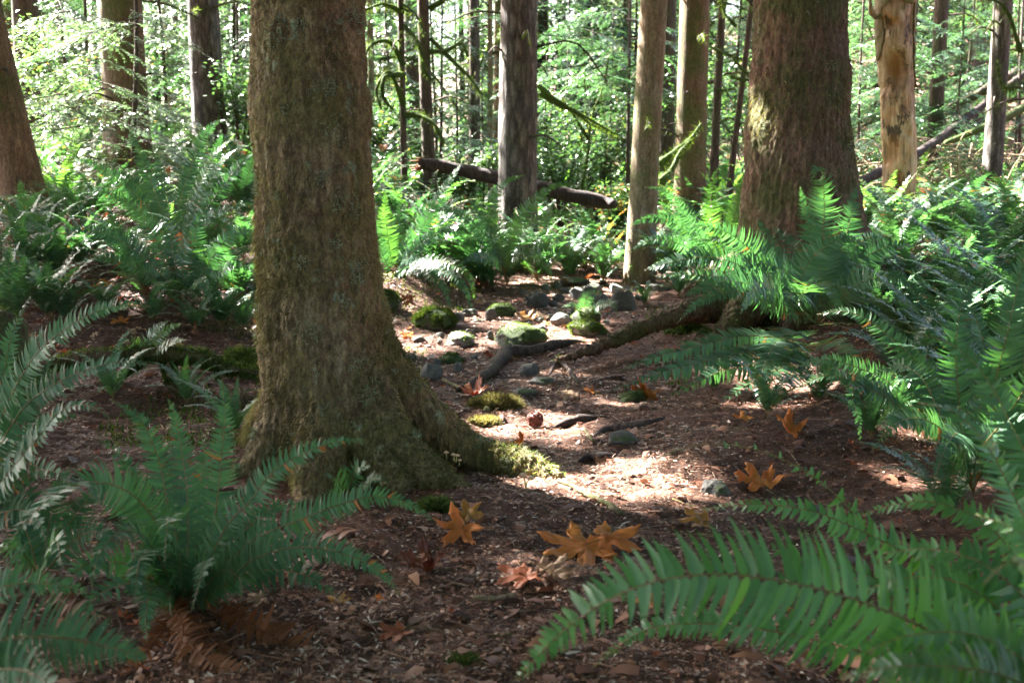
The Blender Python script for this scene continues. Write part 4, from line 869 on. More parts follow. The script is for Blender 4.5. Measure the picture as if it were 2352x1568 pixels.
def maple_leaf(loc, size, mat, label, curl=.3, tilt=(0, 0), rz=0, group=None, stalk=True, name='maple_leaf', near=True):
    A, r = leaf_outline(R); nr = 7 if near else 4; rs_ = np.linspace(0, 1, nr + 1)[1:]; s = size / 1.75
    if not near: A = A[::2]; r = r[::2]
    Pp = [np.array([[0, 0]])] + [np.stack([np.sin(A) * r * k, np.cos(A) * r * k], -1) for k in rs_]; XY = np.concatenate(Pp) * s; XY[:, 1] -= .25 * s
    rad = np.linalg.norm(XY, axis=1) / s; sd = R.uniform(0, 99); q = np.stack([XY[:, 0] / s, XY[:, 1] / s, 0 * XY[:, 0] + sd], -1)
    z = s * (curl * (.55 * noise(q * 1.5) + .32 * noise(q * 3.5) + .14 * noise(q * 8)) + curl * .35 * rad ** 2 * (.3 + noise(q * 1.1 + 8)) + .03 * noise(q * 12))
    ang = np.arctan2(XY[:, 0], XY[:, 1] + .25 * s); z = z - s * .035 * np.abs(np.sin(ang * 3.46)) * rad + s * .02 * noise(q * 22) * rad
    th_ = curl * 1.5 * XY[:, 0] / s * R.choice([-1, 1]); XY2 = XY.copy(); XY2[:, 0] = XY[:, 0] * np.cos(th_ * .6); z = z + np.abs(XY[:, 0]) * np.abs(np.sin(th_ * .35))
    V = np.column_stack([XY2, z]); n = len(A); fs = []; c0 = np.arange(n - 1)
    fs.append(np.stack([np.zeros(n - 1, int), 1 + c0 + 1, 1 + c0], -1)); qs = []
    for k in range(len(rs_) - 1): b = 1 + k * n; qs.append(np.stack([b + c0, b + c0 + 1, b + n + c0 + 1, b + n + c0], -1))
    fs.append(np.concatenate(qs)); a = Acc(); a.add(V, fs, 0, np.clip(.5 + .4 * noise(q * 2) + R.uniform(-.2, .2), 0, 1))
    Rm = rotx(tilt[0]) @ roty(tilt[1]) @ rotz(rz); V2 = V @ Rm.T; lo = V2[:, 2].min()
    e = link(name, a.mesh(name, [M[mat]]), None, tuple(np.asarray(loc) + [0, 0, -lo + .002]), (0, 0, 0)); e.rotation_euler = (tilt[0], tilt[1], rz); e.rotation_mode = 'XYZ'
    from mathutils import Matrix
    e.matrix_basis = Matrix.Translation(e.location) @ Matrix([list(x) for x in Rm]).to_4x4(); tag(e, label, 'leaf', group)
    md = e.modifiers.new('s', 'SOLIDIFY'); md.thickness = .0006
    if stalk:
        b = Acc(); tube(b, crom([[0, -.25 * s, z[0]], [R.uniform(-.1, .1) * s, -.7 * s, z[0] + .01], [R.uniform(-.4, .4) * s, -1.15 * s, z[0]]], 8), .0013, 5); link('stalk', b.mesh('stalk', [M['bark_orange']]), e)
    return e
LV = [(1052, 1245, 120, 'orange', 'crumpled upright orange leaf with holes between the fern tip and the path', .55, (.75, .3), 2.6),
      (1075, 1200, 80, 'yellow', 'golden lobe-tipped leaf on top of the crumpled orange leaf', .4, (.9, -.2), .3),
      (1320, 1280, 200, 'orange', 'large flat orange leaf with a long stalk in the middle of the lower path', .2, (.25, .1), 2.2),
      (1405, 1268, 165, 'orange', 'second large orange leaf overlapping the flat one on its fern side', .3, (.3, -.2), 4.2),
      (970, 1312, 125, 'rust', 'curled brown orange leaf left of the glossy red brown leaf', .7, (.1, .1), 1.2),
      (1190, 1340, 130, 'rust', 'glossy red brown leaf with dark spots below the flat orange leaf', .3, (.15, .1), 2.0),
      (1270, 1330, 110, 'tan', 'bleached rolled leaf catching light beside the glossy red brown leaf', .7, (.5, .1), 4.5),
      (1600, 1208, 95, 'yellow', 'yellow leaf poking out above the large foreground fronds', .35, (.35, .2), 1.6),
      (1740, 1118, 115, 'orange', 'crumpled bright orange leaf touching the rough grey stone', .65, (.5, .1), .4),
      (1812, 1003, 85, 'orange', 'folded orange leaf with one lobe standing up on the right of the path', .7, (.5, .5), 1.1),
      (1704, 970, 46, 'orange', 'small orange leaf at the edge of the big fern', .5, (.4, 0), 2.2),
      (1484, 922, 80, 'orange', 'shaggy orange leaf on the stone under the lowest fronds', .8, (.8, .2), 2.7),
      (1088, 910, 70, 'rust', 'pinkish crumpled leaf beside the dry moss tuft', .7, (.6, .1), .8),
      (1302, 916, 60, 'tan', 'tan leaf lying flat on the sunlit part of the path', .4, (.2, .1), 3.0),
      (1358, 905, 45, 'orange', 'small golden leaf right of the tan leaf on the path', .4, (.3, .2), 1.0),
      (1208, 735, 52, 'yellow', 'yellow orange leaf among the trail stones', .5, (.7, .1), .5),
      (1253, 748, 28, 'yellow', 'small yellow leaf just below the tan leaf among the stones', .3, (.3, .1), 1.5),
      (1240, 735, 50, 'tan', 'flat tan leaf among the trail stones', .3, (.2, .1), 2.5),
      (935, 780, 36, 'orange', 'glowing orange leaf on the left by the wedge rock', .5, (.8, .1), .3),
      (893, 784, 22, 'orange', 'tiny orange leaf touching the mossy trunk', .4, (.6, .1), 2.3),
      (1192, 694, 36, 'rust', 'dull orange leaf left of the tall angular rock', .3, (.2, 0), 1.3),
      (1104, 700, 32, 'tan', 'pale pink leaf on the bank above the half-mossy boulder', .5, (.6, 0), 2.0),
      (1270, 764, 24, 'rust', 'small rusty leaf behind the pale rock', .4, (.5, 0), 1.0),
      (1298, 752, 20, 'orange', 'small orange leaf at the foot of the plain grey stone', .4, (.5, 0), 3.0),
      (936, 705, 44, 'rust', 'upright rusty leaf beside the moss-topped boulder', .8, (1.2, .1), 3.0),
      (536, 722, 42, 'orange', 'pale orange leaf on the bank left of the large tree', .4, (.5, 0), 2.0),
      (518, 694, 32, 'rust', 'dark red leaf just above the pale orange leaf on the bank', .5, (.6, 0), 1.0),
      (158, 655, 36, 'rust', 'dull pink leaf on the shaded left bank', .4, (.4, 0), .8),
      (236, 662, 46, 'orange', 'orange leaf half under dark fronds on the left bank', .5, (.6, 0), 2.8),
      (277, 744, 50, 'orange', 'bright orange leaf behind the long arching frond', .4, (.5, 0), .2),
      (1680, 764, 40, 'yellow', 'golden leaf at the start of the leaf row under the big fern', .5, (.5, 0), .2),
      (1745, 768, 34, 'yellow', 'golden leaf in the leaf row right below the buttressed trunk', .5, (.8, 0), 1.2),
      (1715, 760, 40, 'rust', 'rusty leaf within the leaf row under the big fern', .5, (.5, 0), 2.2),
      (1790, 765, 44, 'rust', 'rusty leaf at the fern crown end of the leaf row', .5, (.5, 0), 3.2),
      (2117, 745, 52, 'orange', 'orange brown leaf on the dark right bank', .5, (.8, 0), .4),
      (2140, 664, 40, 'rust', 'brown leaf under the pale-leaved herb', .4, (.5, 0), 1.4),
      (1613, 652, 44, 'orange', 'orange leaf caught by the leftmost fronds of the big fern', .6, (.5, 0), 2.4),
      (1482, 1395, 60, 'orange', 'orange leaf seen through the gap under the main foreground frond', .5, (.6, 0), 1.4),
      (1926, 1318, 44, 'rust', 'rust red leaf behind the foreground fronds', .4, (.6, 0), .4),
      (590, 1385, 70, 'tan', 'dusky brown leaf at the base of the left foreground fern', .5, (.4, 0), 2.0),
      (803, 1468, 28, 'yellow', 'small straw-yellow leaf scrap at the bottom left of the path', .2, (.2, 0), 1.0),
      (770, 1398, 74, 'yellow', 'dark-spotted yellow leaf below the left foreground fern', .3, (.3, 0), .7),
      (908, 1470, 95, 'rust', 'flat dull brown leaf at the bottom of the path', .3, (.15, 0), 2.1),
      (180, 835, 40, 'orange', 'orange leaf at the far left end of the moss-draped branch', .5, (.5, 0), 2.1),
      (1095, 655, 40, 'rust', 'rusty leaf heap on the bank above the trail stones', .7, (.7, 0), 1.1),
      (1165, 630, 34, 'yellow', 'sunlit golden leaf on the bank below the backlit frond', .4, (.8, 0), 2.4)]
for (px, py, wd, mt, lb, cu, ti_, rz_) in LV:
    g = G(px, py); maple_leaf(g, wd * g[1] / F * 1.18, mt, lb, cu * .85, (ti_[0] * .45 + .1, ti_[1] * .8), rz_, near=py > 870)
maple_leaf(P(1190, 1043, 3.84) + [0, 0, .03], .09, 'orange', 'rolled orange leaf resting on the long mossy buttress root', .9, (.7, -.5), 1.0)
maple_leaf(P(420, 585, 6.6), .21, 'orange', 'large orange leaf hung up on the dark fern of the left bank', .6, (.7, .1), 1.8)
maple_leaf(P(386, 402, 7.4), .06, 'yellow', 'small orange leaf stuck high in the tall sword fern', .5, (1.2, 0), 1.8, near=False)
# many small fallen leaves on the banks (each one its own object, shared meshes)
SM = []
for i in range(8):
    o = maple_leaf((0, 0, 0), .1, ['orange', 'rust', 'rust', 'tan', 'rust', 'rust', 'rust', 'tan'][i], 'x', .55, (0, 0), 0, stalk=False, near=False); SM.append(o.data); bpy.data.objects.remove(o)
for i in range(270):
    if i < 130: px, py = R.uniform(-50, 2400), R.uniform(560, 830)
    else: px, py = R.uniform(0, 2350), R.uniform(830, 1560)
    g = G(px, py); dx = abs(g[0] - trail(g[1]))
    if dx < .45 and R.random() < .75: continue
    s = R.uniform(.35, .9) if py < 830 else R.uniform(.25, .5)
    o = link('small_leaf', SM[R.randrange(8)], None, (g[0], g[1], g[2] + .012), (R.uniform(-.5, .5), R.uniform(-.5, .5), R.uniform(0, 6.28)), (s,) * 3)
    tag(o, 'small curled brown or orange leaf scattered on the forest floor', 'leaf', 'small fallen leaves on the forest floor')

# ------------------------------------------------------------------ litter (uncountable)
def litter(n, ylo, yhi, kind):
    y = ylo * (yhi / ylo) ** NR.random(n) if ylo > 0 else NR.uniform(ylo, yhi, n); x = (NR.random(n) - .5) * 1.05 * y * 2352 / F * 1.1
    q_ = np.stack([x * 22, y * 22, x * 0], -1); z = H(x, y) + .009 * fbm(q_, 2) + .008 * noise(q_ * .3) + .002
    ang = NR.uniform(0, 6.283, n); d = unit(np.stack([np.cos(ang), np.sin(ang), NR.normal(0, .18, n)], -1)); nr = unit(np.array([0, 0, 1.]) + NR.normal(0, .35, (n, 3)))
    B = np.stack([x, y, z], -1); fa = np.clip(y / 4, .8, 2.2)
    on_trail = 1 - ss(np.abs(x - trail(y)), .25, .75); cl = np.clip(.34 + .24 * on_trail + .22 * noise(B * 1.7) + NR.normal(0, .25, n), 0, 1)  # litter is paler along the trail than beside it
    return B, d, nr, fa, cl
a = Acc()
B, d, nr, fa, cl = litter(230000, 1.9, 13, 0); blades(a, B, d, nr, NR.uniform(.012, .04, len(B)) * fa, NR.uniform(.0012, .0022, len(B)) * fa, 0, cl, .1)
B, d, nr, fa, cl = litter(60000, 1.9, 13, 0); blades(a, B, d, nr, NR.uniform(.008, .025, len(B)) * fa, NR.uniform(.004, .01, len(B)) * fa, 0, np.clip(cl + .05, 0, 1), .25)
B, d, nr, fa, cl = litter(7000, 1.9, 9, 0); k_ = noise(B * 2.3 + 4) > .12; B, d, nr, fa, cl = B[k_], d[k_], nr[k_], fa[k_], cl[k_]; blades(a, B, d, nr, NR.uniform(.008, .04, len(B)), NR.uniform(.002, .006, len(B)), 0, np.clip(cl + .35, 0, 1), .05)
B, d, nr, fa, cl = litter(16000, 1.9, 12, 0); sz = np.minimum(NR.pareto(2.2, len(B)) * .012 + .01, .07); blades(a, B + [0, 0, .004], d, nr, sz, sz * NR.uniform(.25, .8, len(B)), 0, np.clip(cl * .75 - .02, 0, .7), .35)
tag(link('forest_litter', a.mesh('forest_litter', [M['litter']], False)), 'reddish brown needles, chips and bark bits strewn over the forest floor', 'litter', None, 'stuff')
a = Acc()
for i in range(420):
    py = R.choice([R.uniform(640, 900), R.uniform(900, 1560)]); g = G(R.uniform(0, 2352), py); L = R.uniform(.05, .22); an = R.uniform(0, 6.28)
    p = [g + [0, 0, .006], g + [L * .5 * math.cos(an), L * .5 * math.sin(an), .008 + R.uniform(0, .006)], g + [L * math.cos(an + R.uniform(-.4, .4)), L * math.sin(an), .008]]
    tube(a, crom(p, 6), R.uniform(.0007, .0016) * max(1, g[1] / 4), 4, 0, R.uniform(.1, .75), cap=False)
tag(link('fine_twigs', a.mesh('fine_twigs', [M['litter']])), 'hair-thin fallen twigs tangled over the forest floor', 'twigs', None, 'stuff')
# low moss and seedlings on the banks
n = 60000; y = 4 * (14 / 4) ** NR.random(n); x = (NR.random(n) - .5) * y; dxa = np.abs(x - trail(y)); k = (noise(np.stack([x * 1.6, y * 1.6, x * 0], -1)) > -.05) & (dxa > .6); x, y = x[k], y[k]
a = Acc(); spikes(a, np.stack([x, y, H(x, y)], -1), unit(NR.normal(0, .5, (len(x), 3)) + [0, 0, 1]), NR.uniform(.01, .035, len(x)) * np.clip(y / 5, 1, 2), .008, 0, NR.random(len(x)))
tag(link('ground_moss', a.mesh('ground_moss', [M['moss']])), 'low green moss patches on the banks beside the trail', 'moss', None, 'stuff')

# ------------------------------------------------------------------ hero ferns (crown and fronds read off the photograph, each with its own depth)
hero_fern('sword_fern', (2480, 1800, 1.55), [
  (.076, [(2360, 1560, 1.46), (2225, 1495, 1.42), (2045, 1405, 1.38), (1829, 1340, 1.36), (1620, 1318, 1.36), (1466, 1346, 1.38), (1376, 1388, 1.4), (1304, 1440, 1.43), (1172, 1572, 1.5)], dict(n=88, stipe=.04, fold=.02, droop=.15, gaps=.03)),
  (.042, [(2300, 1640, 1.7), (2150, 1560, 1.68), (1937, 1484, 1.66), (1757, 1446, 1.66), (1613, 1430, 1.68), (1500, 1440, 1.7), (1361, 1532, 1.78)], dict(n=80, droop=.4)),
  (.05, [(2400, 1560, 1.9), (2300, 1420, 1.9), (2117, 1290, 1.9), (1973, 1216, 1.9), (1860, 1172, 1.9), (1740, 1158, 1.92), (1602, 1170, 1.98)], dict(n=74, droop=.3)),
  (.05, [(2400, 1600, 2.1), (2250, 1440, 2.1), (2080, 1350, 2.1), (1920, 1300, 2.1), (1780, 1262, 2.1), (1690, 1236, 2.12), (1604, 1224, 2.15)], dict(n=70)),
  (.055, [(2440, 1500, 1.9), (2352, 1300, 1.9), (2225, 1178, 1.92), (2120, 1150, 1.95), (2045, 1160, 1.98), (1960, 1190, 2.0)], dict(n=64)),
  (.055, [(2430, 1450, 1.8), (2380, 1100, 1.85), (2310, 950, 1.9), (2262, 862, 1.92), (2189, 792, 1.96), (2076, 760, 2.0)], dict(n=74, fold=.0)),
  (.058, [(2450, 1500, 1.65), (2380, 1260, 1.7), (2320, 1120, 1.75), (2250, 1000, 1.8), (2180, 940, 1.85), (2110, 925, 1.9)], dict(n=74)),
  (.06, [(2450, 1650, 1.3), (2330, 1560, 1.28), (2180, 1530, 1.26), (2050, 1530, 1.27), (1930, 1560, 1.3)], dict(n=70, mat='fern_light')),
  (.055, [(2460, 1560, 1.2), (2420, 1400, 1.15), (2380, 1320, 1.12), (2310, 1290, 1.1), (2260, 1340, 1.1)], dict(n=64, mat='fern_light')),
  (.03, [(2350, 1540, 2.0), (2150, 1400, 2.05), (1973, 1190, 2.1), (1860, 1088, 2.1), (1775, 1044, 2.12), (1690, 1022, 2.15), (1595, 1022, 2.18), (1508, 1052, 2.22)], dict(n=70, gaps=.75, stipe=.35)),
  (.065, [(2450, 1640, 1.35), (2330, 1500, 1.33), (2200, 1450, 1.32), (2080, 1460, 1.33), (1980, 1500, 1.36)], {}), (.06, [(2440, 1600, 1.6), (2300, 1400, 1.62), (2180, 1330, 1.64), (2060, 1330, 1.66), (1960, 1370, 1.7)], {}),
  (.06, [(2460, 1560, 1.6), (2360, 1380, 1.62), (2250, 1290, 1.65), (2140, 1260, 1.7), (2030, 1270, 1.75)], {}), (.06, [(2470, 1500, 1.5), (2420, 1330, 1.5), (2340, 1220, 1.52), (2240, 1180, 1.56)], {}), (.06, [(2350, 1690, 1.3), (2200, 1600, 1.28), (2080, 1590, 1.28), (1900, 1610, 1.3)], dict(mat='fern_light')),
  (.06, [(2500, 1500, 1.8), (2450, 1300, 1.85), (2400, 1180, 1.9), (2330, 1080, 1.95), (2240, 1060, 2.0)], dict(n=64)),
  ], 'large foreground sword fern with fronds arching low across the bottom of the path', wid=.06, mat='fern_mid')
hero_fern('sword_fern', (2235, 1130, 3.2), [
  (.06, [(2202, 917, 3.15), (2198, 760, 3.15), (2221, 672, 3.2), (2263, 627, 3.25)], dict(stipe=.2)),
  (.07, [(2283, 884, 3.1), (2308, 791, 3.05), (2329, 697, 3.05), (2350, 600, 3.1), (2375, 520, 3.1)], dict(stipe=.2)),
  (.06, [(2300, 980, 3.0), (2380, 850, 2.95), (2430, 760, 2.9)],), (.055, [(2180, 1000, 3.0), (2110, 960, 2.9), (2040, 985, 2.8), (2000, 1040, 2.75)],),
  (.06, [(2150, 930, 3.3), (2110, 860, 3.4), (2060, 840, 3.5), (1990, 870, 3.55)],), (.05, [(2260, 1020, 3.0), (2330, 960, 2.9), (2420, 980, 2.8)],),
  (.055, [(2210, 1010, 2.95), (2190, 1000, 2.75), (2160, 1060, 2.6), (2140, 1130, 2.55)],), (.055, [(2250, 950, 3.4), (2280, 820, 3.6), (2300, 760, 3.8)],)], 'upright sword fern with tall straight fronds at the right edge')
hero_fern('sword_fern', (1883, 745, 6.1), [
  (0.106, [(1884, 640, 6.1), (1890, 540, 6.15), (1893, 460, 6.2), (1888, 400, 6.15), (1876, 385, 6.05), (1862, 420, 6.0)], {}),
  (0.106, [(1905, 650, 6.1), (1938, 560, 6.15), (1958, 480, 6.2), (1968, 425, 6.25)], {}),
  (0.088, [(1870, 650, 6.2), (1868, 560, 6.3), (1850, 490, 6.35), (1838, 430, 6.35)], {}),
  (0.094, [(1850, 660, 6.1), (1800, 610, 6.1), (1740, 575, 6.1), (1680, 552, 6.1), (1602, 550, 6.15)], {}),
  (0.094, [(1860, 680, 5.9), (1820, 635, 5.85), (1760, 605, 5.8), (1700, 597, 5.8), (1624, 614, 5.8)], {}),
  (0.088, [(1850, 690, 5.9), (1780, 660, 5.8), (1700, 640, 5.7), (1620, 632, 5.7), (1505, 634, 5.75)], {}),
  (0.075, [(1840, 720, 5.8), (1770, 700, 5.6), (1700, 670, 5.5), (1640, 678, 5.45), (1590, 705, 5.4), (1553, 745, 5.4)], {}),
  (0.094, [(1870, 700, 5.9), (1835, 672, 5.6), (1815, 680, 5.4), (1818, 742, 5.25)], {}),
  (0.094, [(1912, 680, 6.1), (1950, 640, 6.1), (1990, 590, 6.1), (2040, 566, 6.15), (2099, 564, 6.2)], {}),
  (0.094, [(1905, 660, 6.2), (1940, 600, 6.3), (1985, 550, 6.4), (2038, 538, 6.5)], {}),
  (0.088, [(1930, 690, 5.9), (2000, 640, 5.8), (2060, 640, 5.7), (2120, 680, 5.7)], {}),
  (0.075, [(1920, 700, 6.3), (1990, 660, 6.5), (2080, 640, 6.6)], {}), (0.088, [(1860, 640, 6.4), (1820, 560, 6.6), (1770, 520, 6.8)], {})],
  'big sword fern fanned out against the broad reddish trunk')
hero_fern('sword_fern', (1800, 735, 5.9), [
  (.1, [(1760, 650, 5.8), (1700, 610, 5.75), (1630, 590, 5.7), (1550, 600, 5.7), (1480, 620, 5.75)], {}), (.1, [(1770, 680, 5.7), (1710, 650, 5.6), (1640, 650, 5.5), (1570, 680, 5.45)], {}), (.1, [(1770, 640, 5.9), (1720, 570, 5.9), (1660, 530, 5.9), (1590, 515, 5.9)], {}),
  (.1, [(1800, 690, 5.6), (1770, 660, 5.4), (1730, 670, 5.25), (1700, 720, 5.15)], {}), (.1, [(1840, 680, 5.7), (1870, 650, 5.5), (1910, 670, 5.3), (1930, 720, 5.2)], {}), (.1, [(1830, 660, 5.8), (1870, 590, 5.8), (1930, 550, 5.8), (1990, 560, 5.8)], {}), (.09, [(1790, 640, 6.1), (1770, 560, 6.3), (1740, 500, 6.4)], {})],
  'bright rosette fern tucked against the left root of the broad reddish trunk')
hero_fern('sword_fern', (1850, 790, 5.5), [
  (0.069, [(1760, 772, 5.4), (1700, 772, 5.3), (1600, 795, 5.2), (1500, 822, 5.1), (1419, 852, 5.0)], dict(n=45, fold=-.3)),
  (0.069, [(1790, 800, 5.3), (1720, 808, 5.15), (1640, 825, 5.0), (1520, 855, 4.85), (1392, 900, 4.7)], dict(n=48, fold=-.3)),
  (0.069, [(1800, 820, 5.2), (1740, 835, 5.0), (1660, 850, 4.85), (1590, 885, 4.7), (1516, 918, 4.65)], dict(n=45, fold=-.3)),
  (0.069, [(1800, 840, 5.0), (1740, 870, 4.8), (1690, 900, 4.7), (1640, 935, 4.6)], dict(n=40)),
  (0.112, [(1840, 765, 5.3), (1810, 765, 5.1), (1775, 795, 4.9), (1752, 850, 4.75), (1743, 938, 4.65)], dict(n=59, fold=.15)),
  (0.069, [(1820, 860, 4.9), (1790, 900, 4.7), (1760, 950, 4.6), (1740, 990, 4.55)], dict(n=40)),
  (0.075, [(1880, 790, 5.2), (1920, 790, 5.0), (1960, 820, 4.8), (1985, 870, 4.7)], {}),
  (0.062, [(1830, 790, 5.2), (1800, 800, 4.9), (1770, 840, 4.75), (1750, 900, 4.7)], {})],
  'low spreading sword fern with flat blue green fronds reaching over the trail edge')
hero_fern('sword_fern', (2165, 1010, 4.2), [
  (.06, [(2150, 900, 4.3), (2099, 823, 4.3), (2045, 777, 4.35), (2000, 738, 4.4), (1940, 715, 4.45), (1876, 722, 4.5)], dict(n=62)),
  (.055, [(2110, 940, 4.2), (2045, 880, 4.2), (1973, 845, 4.2), (1901, 826, 4.2), (1818, 842, 4.25)], dict(n=59)),
  (.06, [(2120, 970, 4.1), (2060, 930, 4.0), (2009, 899, 3.95), (1950, 872, 3.95), (1890, 862, 3.95), (1829, 897, 3.95)], dict(n=59)),
  (.05, [(2110, 960, 4.1), (2040, 910, 4.0), (1985, 885, 3.95), (1960, 900, 3.9), (1970, 960, 3.85), (1978, 1022, 3.85)], dict(n=59)),
  (.055, [(2130, 960, 4.2), (2090, 900, 4.2), (2040, 870, 4.3), (1990, 850, 4.4)], {}), (.05, [(2120, 980, 4.05), (2060, 960, 3.9), (2010, 980, 3.8)], {}),
  (.04, [(2120, 1030, 4.1), (2070, 1060, 4.0), (2010, 1110, 3.85)], dict(mat='dead_fern', dead=True, droop=.1)), (.04, [(2150, 1050, 4.0), (2120, 1100, 3.8), (2060, 1140, 3.6)], dict(mat='dead_fern', dead=True)), (.04, [(2190, 1040, 4.0), (2200, 1090, 3.7), (2150, 1130, 3.6)], dict(mat='dead_fern', dead=True)),
  (.04, [(2100, 1020, 4.1), (2030, 1040, 4.0), (1950, 1070, 3.9)], dict(mat='dead_fern', dead=True)), (.055, [(2180, 930, 4.3), (2200, 860, 4.4), (2240, 820, 4.5)], {}), (.06, [(2210, 960, 4.1), (2270, 930, 4.0), (2340, 960, 3.9)], {}), (.05, [(2150, 900, 4.4), (2130, 830, 4.6), (2100, 800, 4.8)], {})],
  'right-hand sword fern with light-edged fronds arching left over dead stalks')
hero_fern('sword_fern', (1650, 625, 8.6), [
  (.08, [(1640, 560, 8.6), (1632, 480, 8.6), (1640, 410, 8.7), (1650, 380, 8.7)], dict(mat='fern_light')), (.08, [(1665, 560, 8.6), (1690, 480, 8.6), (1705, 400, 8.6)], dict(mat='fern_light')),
  (.07, [(1620, 560, 8.5), (1570, 490, 8.5), (1530, 440, 8.5), (1480, 430, 8.5)], {}), (.07, [(1610, 590, 8.4), (1560, 560, 8.3), (1500, 550, 8.3), (1440, 580, 8.3)], {}),
  (.07, [(1610, 570, 8.5), (1560, 520, 8.5), (1500, 500, 8.5), (1440, 520, 8.5)], {}), (.07, [(1680, 580, 8.5), (1710, 530, 8.5), (1740, 520, 8.4)], {}), (.06, [(1620, 600, 8.3), (1570, 600, 8.2), (1520, 610, 8.1), (1480, 640, 8.1)], {}),
  (.07, [(1640, 560, 8.8), (1600, 500, 8.9), (1570, 450, 9)], {})], 'sunlit yellow green sword fern between the pale trunk and the broad reddish trunk')
hero_fern('sword_fern', (905, 632, 8.3), [
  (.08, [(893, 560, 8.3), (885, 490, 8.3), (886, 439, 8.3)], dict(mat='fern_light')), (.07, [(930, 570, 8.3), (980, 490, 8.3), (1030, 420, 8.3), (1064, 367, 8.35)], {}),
  (.075, [(930, 590, 8.2), (970, 520, 8.2), (1000, 470, 8.2), (1046, 448, 8.2)], {}), (.07, [(930, 600, 8.1), (980, 550, 8.0), (1030, 530, 8.0), (1080, 540, 8)], {}),
  (.08, [(940, 615, 7.9), (980, 625, 7.6), (1020, 660, 7.5), (1036, 715, 7.45)], {}), (.085, [(950, 610, 7.9), (1010, 620, 7.7), (1060, 650, 7.6), (1086, 714, 7.55)], {}),
  (.07, [(900, 560, 8.4), (915, 500, 8.5), (940, 450, 8.6)], {}), (.07, [(880, 590, 8.2), (860, 540, 8.2), (850, 480, 8.2)], {}), (.07, [(960, 600, 8.1), (1020, 600, 8.0), (1080, 640, 7.9), (1090, 690, 7.9)], dict(mat='fern_light')), (.06, [(930, 610, 8), (970, 600, 7.9), (1000, 580, 7.8)], {})],
  'sword fern with blue green drooping fronds right of the large mossy tree')
hero_fern('sword_fern', (1160, 628, 9.4), [
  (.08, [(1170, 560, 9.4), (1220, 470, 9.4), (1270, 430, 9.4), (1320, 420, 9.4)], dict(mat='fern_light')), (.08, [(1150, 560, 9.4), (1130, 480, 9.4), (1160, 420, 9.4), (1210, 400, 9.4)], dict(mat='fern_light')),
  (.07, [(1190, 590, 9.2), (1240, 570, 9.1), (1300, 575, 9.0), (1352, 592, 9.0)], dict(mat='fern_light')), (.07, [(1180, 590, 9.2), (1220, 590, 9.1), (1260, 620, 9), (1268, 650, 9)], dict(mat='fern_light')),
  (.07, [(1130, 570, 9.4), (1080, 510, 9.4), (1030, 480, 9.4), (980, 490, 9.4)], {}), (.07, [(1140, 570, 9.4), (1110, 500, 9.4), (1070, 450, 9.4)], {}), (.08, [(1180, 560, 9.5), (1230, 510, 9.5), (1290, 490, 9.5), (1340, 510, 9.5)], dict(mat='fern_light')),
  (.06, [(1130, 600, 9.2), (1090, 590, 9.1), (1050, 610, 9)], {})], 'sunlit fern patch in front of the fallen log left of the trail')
hero_fern('sword_fern', (400, 560, 7.6), [
  (.075, [(370, 480, 7.6), (340, 400, 7.6), (310, 330, 7.6), (293, 293, 7.6)], {}), (.07, [(410, 480, 7.6), (440, 380, 7.6), (470, 310, 7.6), (500, 280, 7.6), (528, 276, 7.6)], {}),
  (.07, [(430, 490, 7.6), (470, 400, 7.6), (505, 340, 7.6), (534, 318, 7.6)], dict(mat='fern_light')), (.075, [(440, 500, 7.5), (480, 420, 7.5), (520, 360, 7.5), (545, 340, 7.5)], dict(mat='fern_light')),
  (.07, [(450, 510, 7.6), (510, 430, 7.7), (560, 370, 7.7), (600, 345, 7.7)], {}), (.07, [(360, 500, 7.6), (280, 420, 7.6), (220, 380, 7.6), (162, 360, 7.6)], {}),
  (.07, [(360, 520, 7.5), (290, 470, 7.4), (230, 440, 7.4), (170, 450, 7.4)], {}), (.075, [(390, 480, 7.4), (370, 400, 7.4), (360, 350, 7.4)], {}), (.07, [(420, 500, 7.8), (430, 420, 7.9), (460, 380, 8)], {}),
  (.07, [(450, 530, 7.4), (520, 480, 7.3), (570, 470, 7.3), (600, 500, 7.3)], {}), (.065, [(380, 500, 7.8), (320, 420, 8), (260, 390, 8.1)], {}), (.065, [(400, 530, 7.3), (390, 470, 7.1), (375, 440, 7.0)], dict(mat='fern_light'))],
  'tall sword fern fanned out on the left bank below the reddish brown trunk')
hero_fern('sword_fern', (420, 690, 6.4), [
  (.07, [(380, 600, 6.4), (340, 520, 6.4), (300, 470, 6.4), (240, 440, 6.4)], {}), (.07, [(400, 600, 6.4), (390, 520, 6.4), (385, 450, 6.4)], {}), (.07, [(440, 600, 6.4), (450, 530, 6.4), (480, 460, 6.5)], {}),
  (.07, [(470, 620, 6.4), (520, 550, 6.4), (560, 530, 6.4), (600, 550, 6.4)], {}), (.07, [(370, 630, 6.3), (290, 560, 6.3), (220, 530, 6.3), (140, 530, 6.3)], {}), (.065, [(370, 650, 6.3), (300, 610, 6.2), (230, 590, 6.2), (170, 610, 6.2)], {}),
  (.065, [(480, 650, 6.3), (540, 610, 6.2), (590, 620, 6.2)], {}), (.07, [(420, 610, 6.3), (430, 540, 6.2), (420, 490, 6.1)], {}), (.065, [(440, 660, 6.2), (470, 650, 6), (490, 690, 5.9)], {}), (.065, [(400, 660, 6.2), (370, 650, 6), (350, 690, 5.9)], {}), (.065, [(460, 620, 6.6), (500, 560, 6.8), (540, 500, 6.9)], {})],
  'dark shaded sword fern on the left bank slope carrying the large orange leaf')
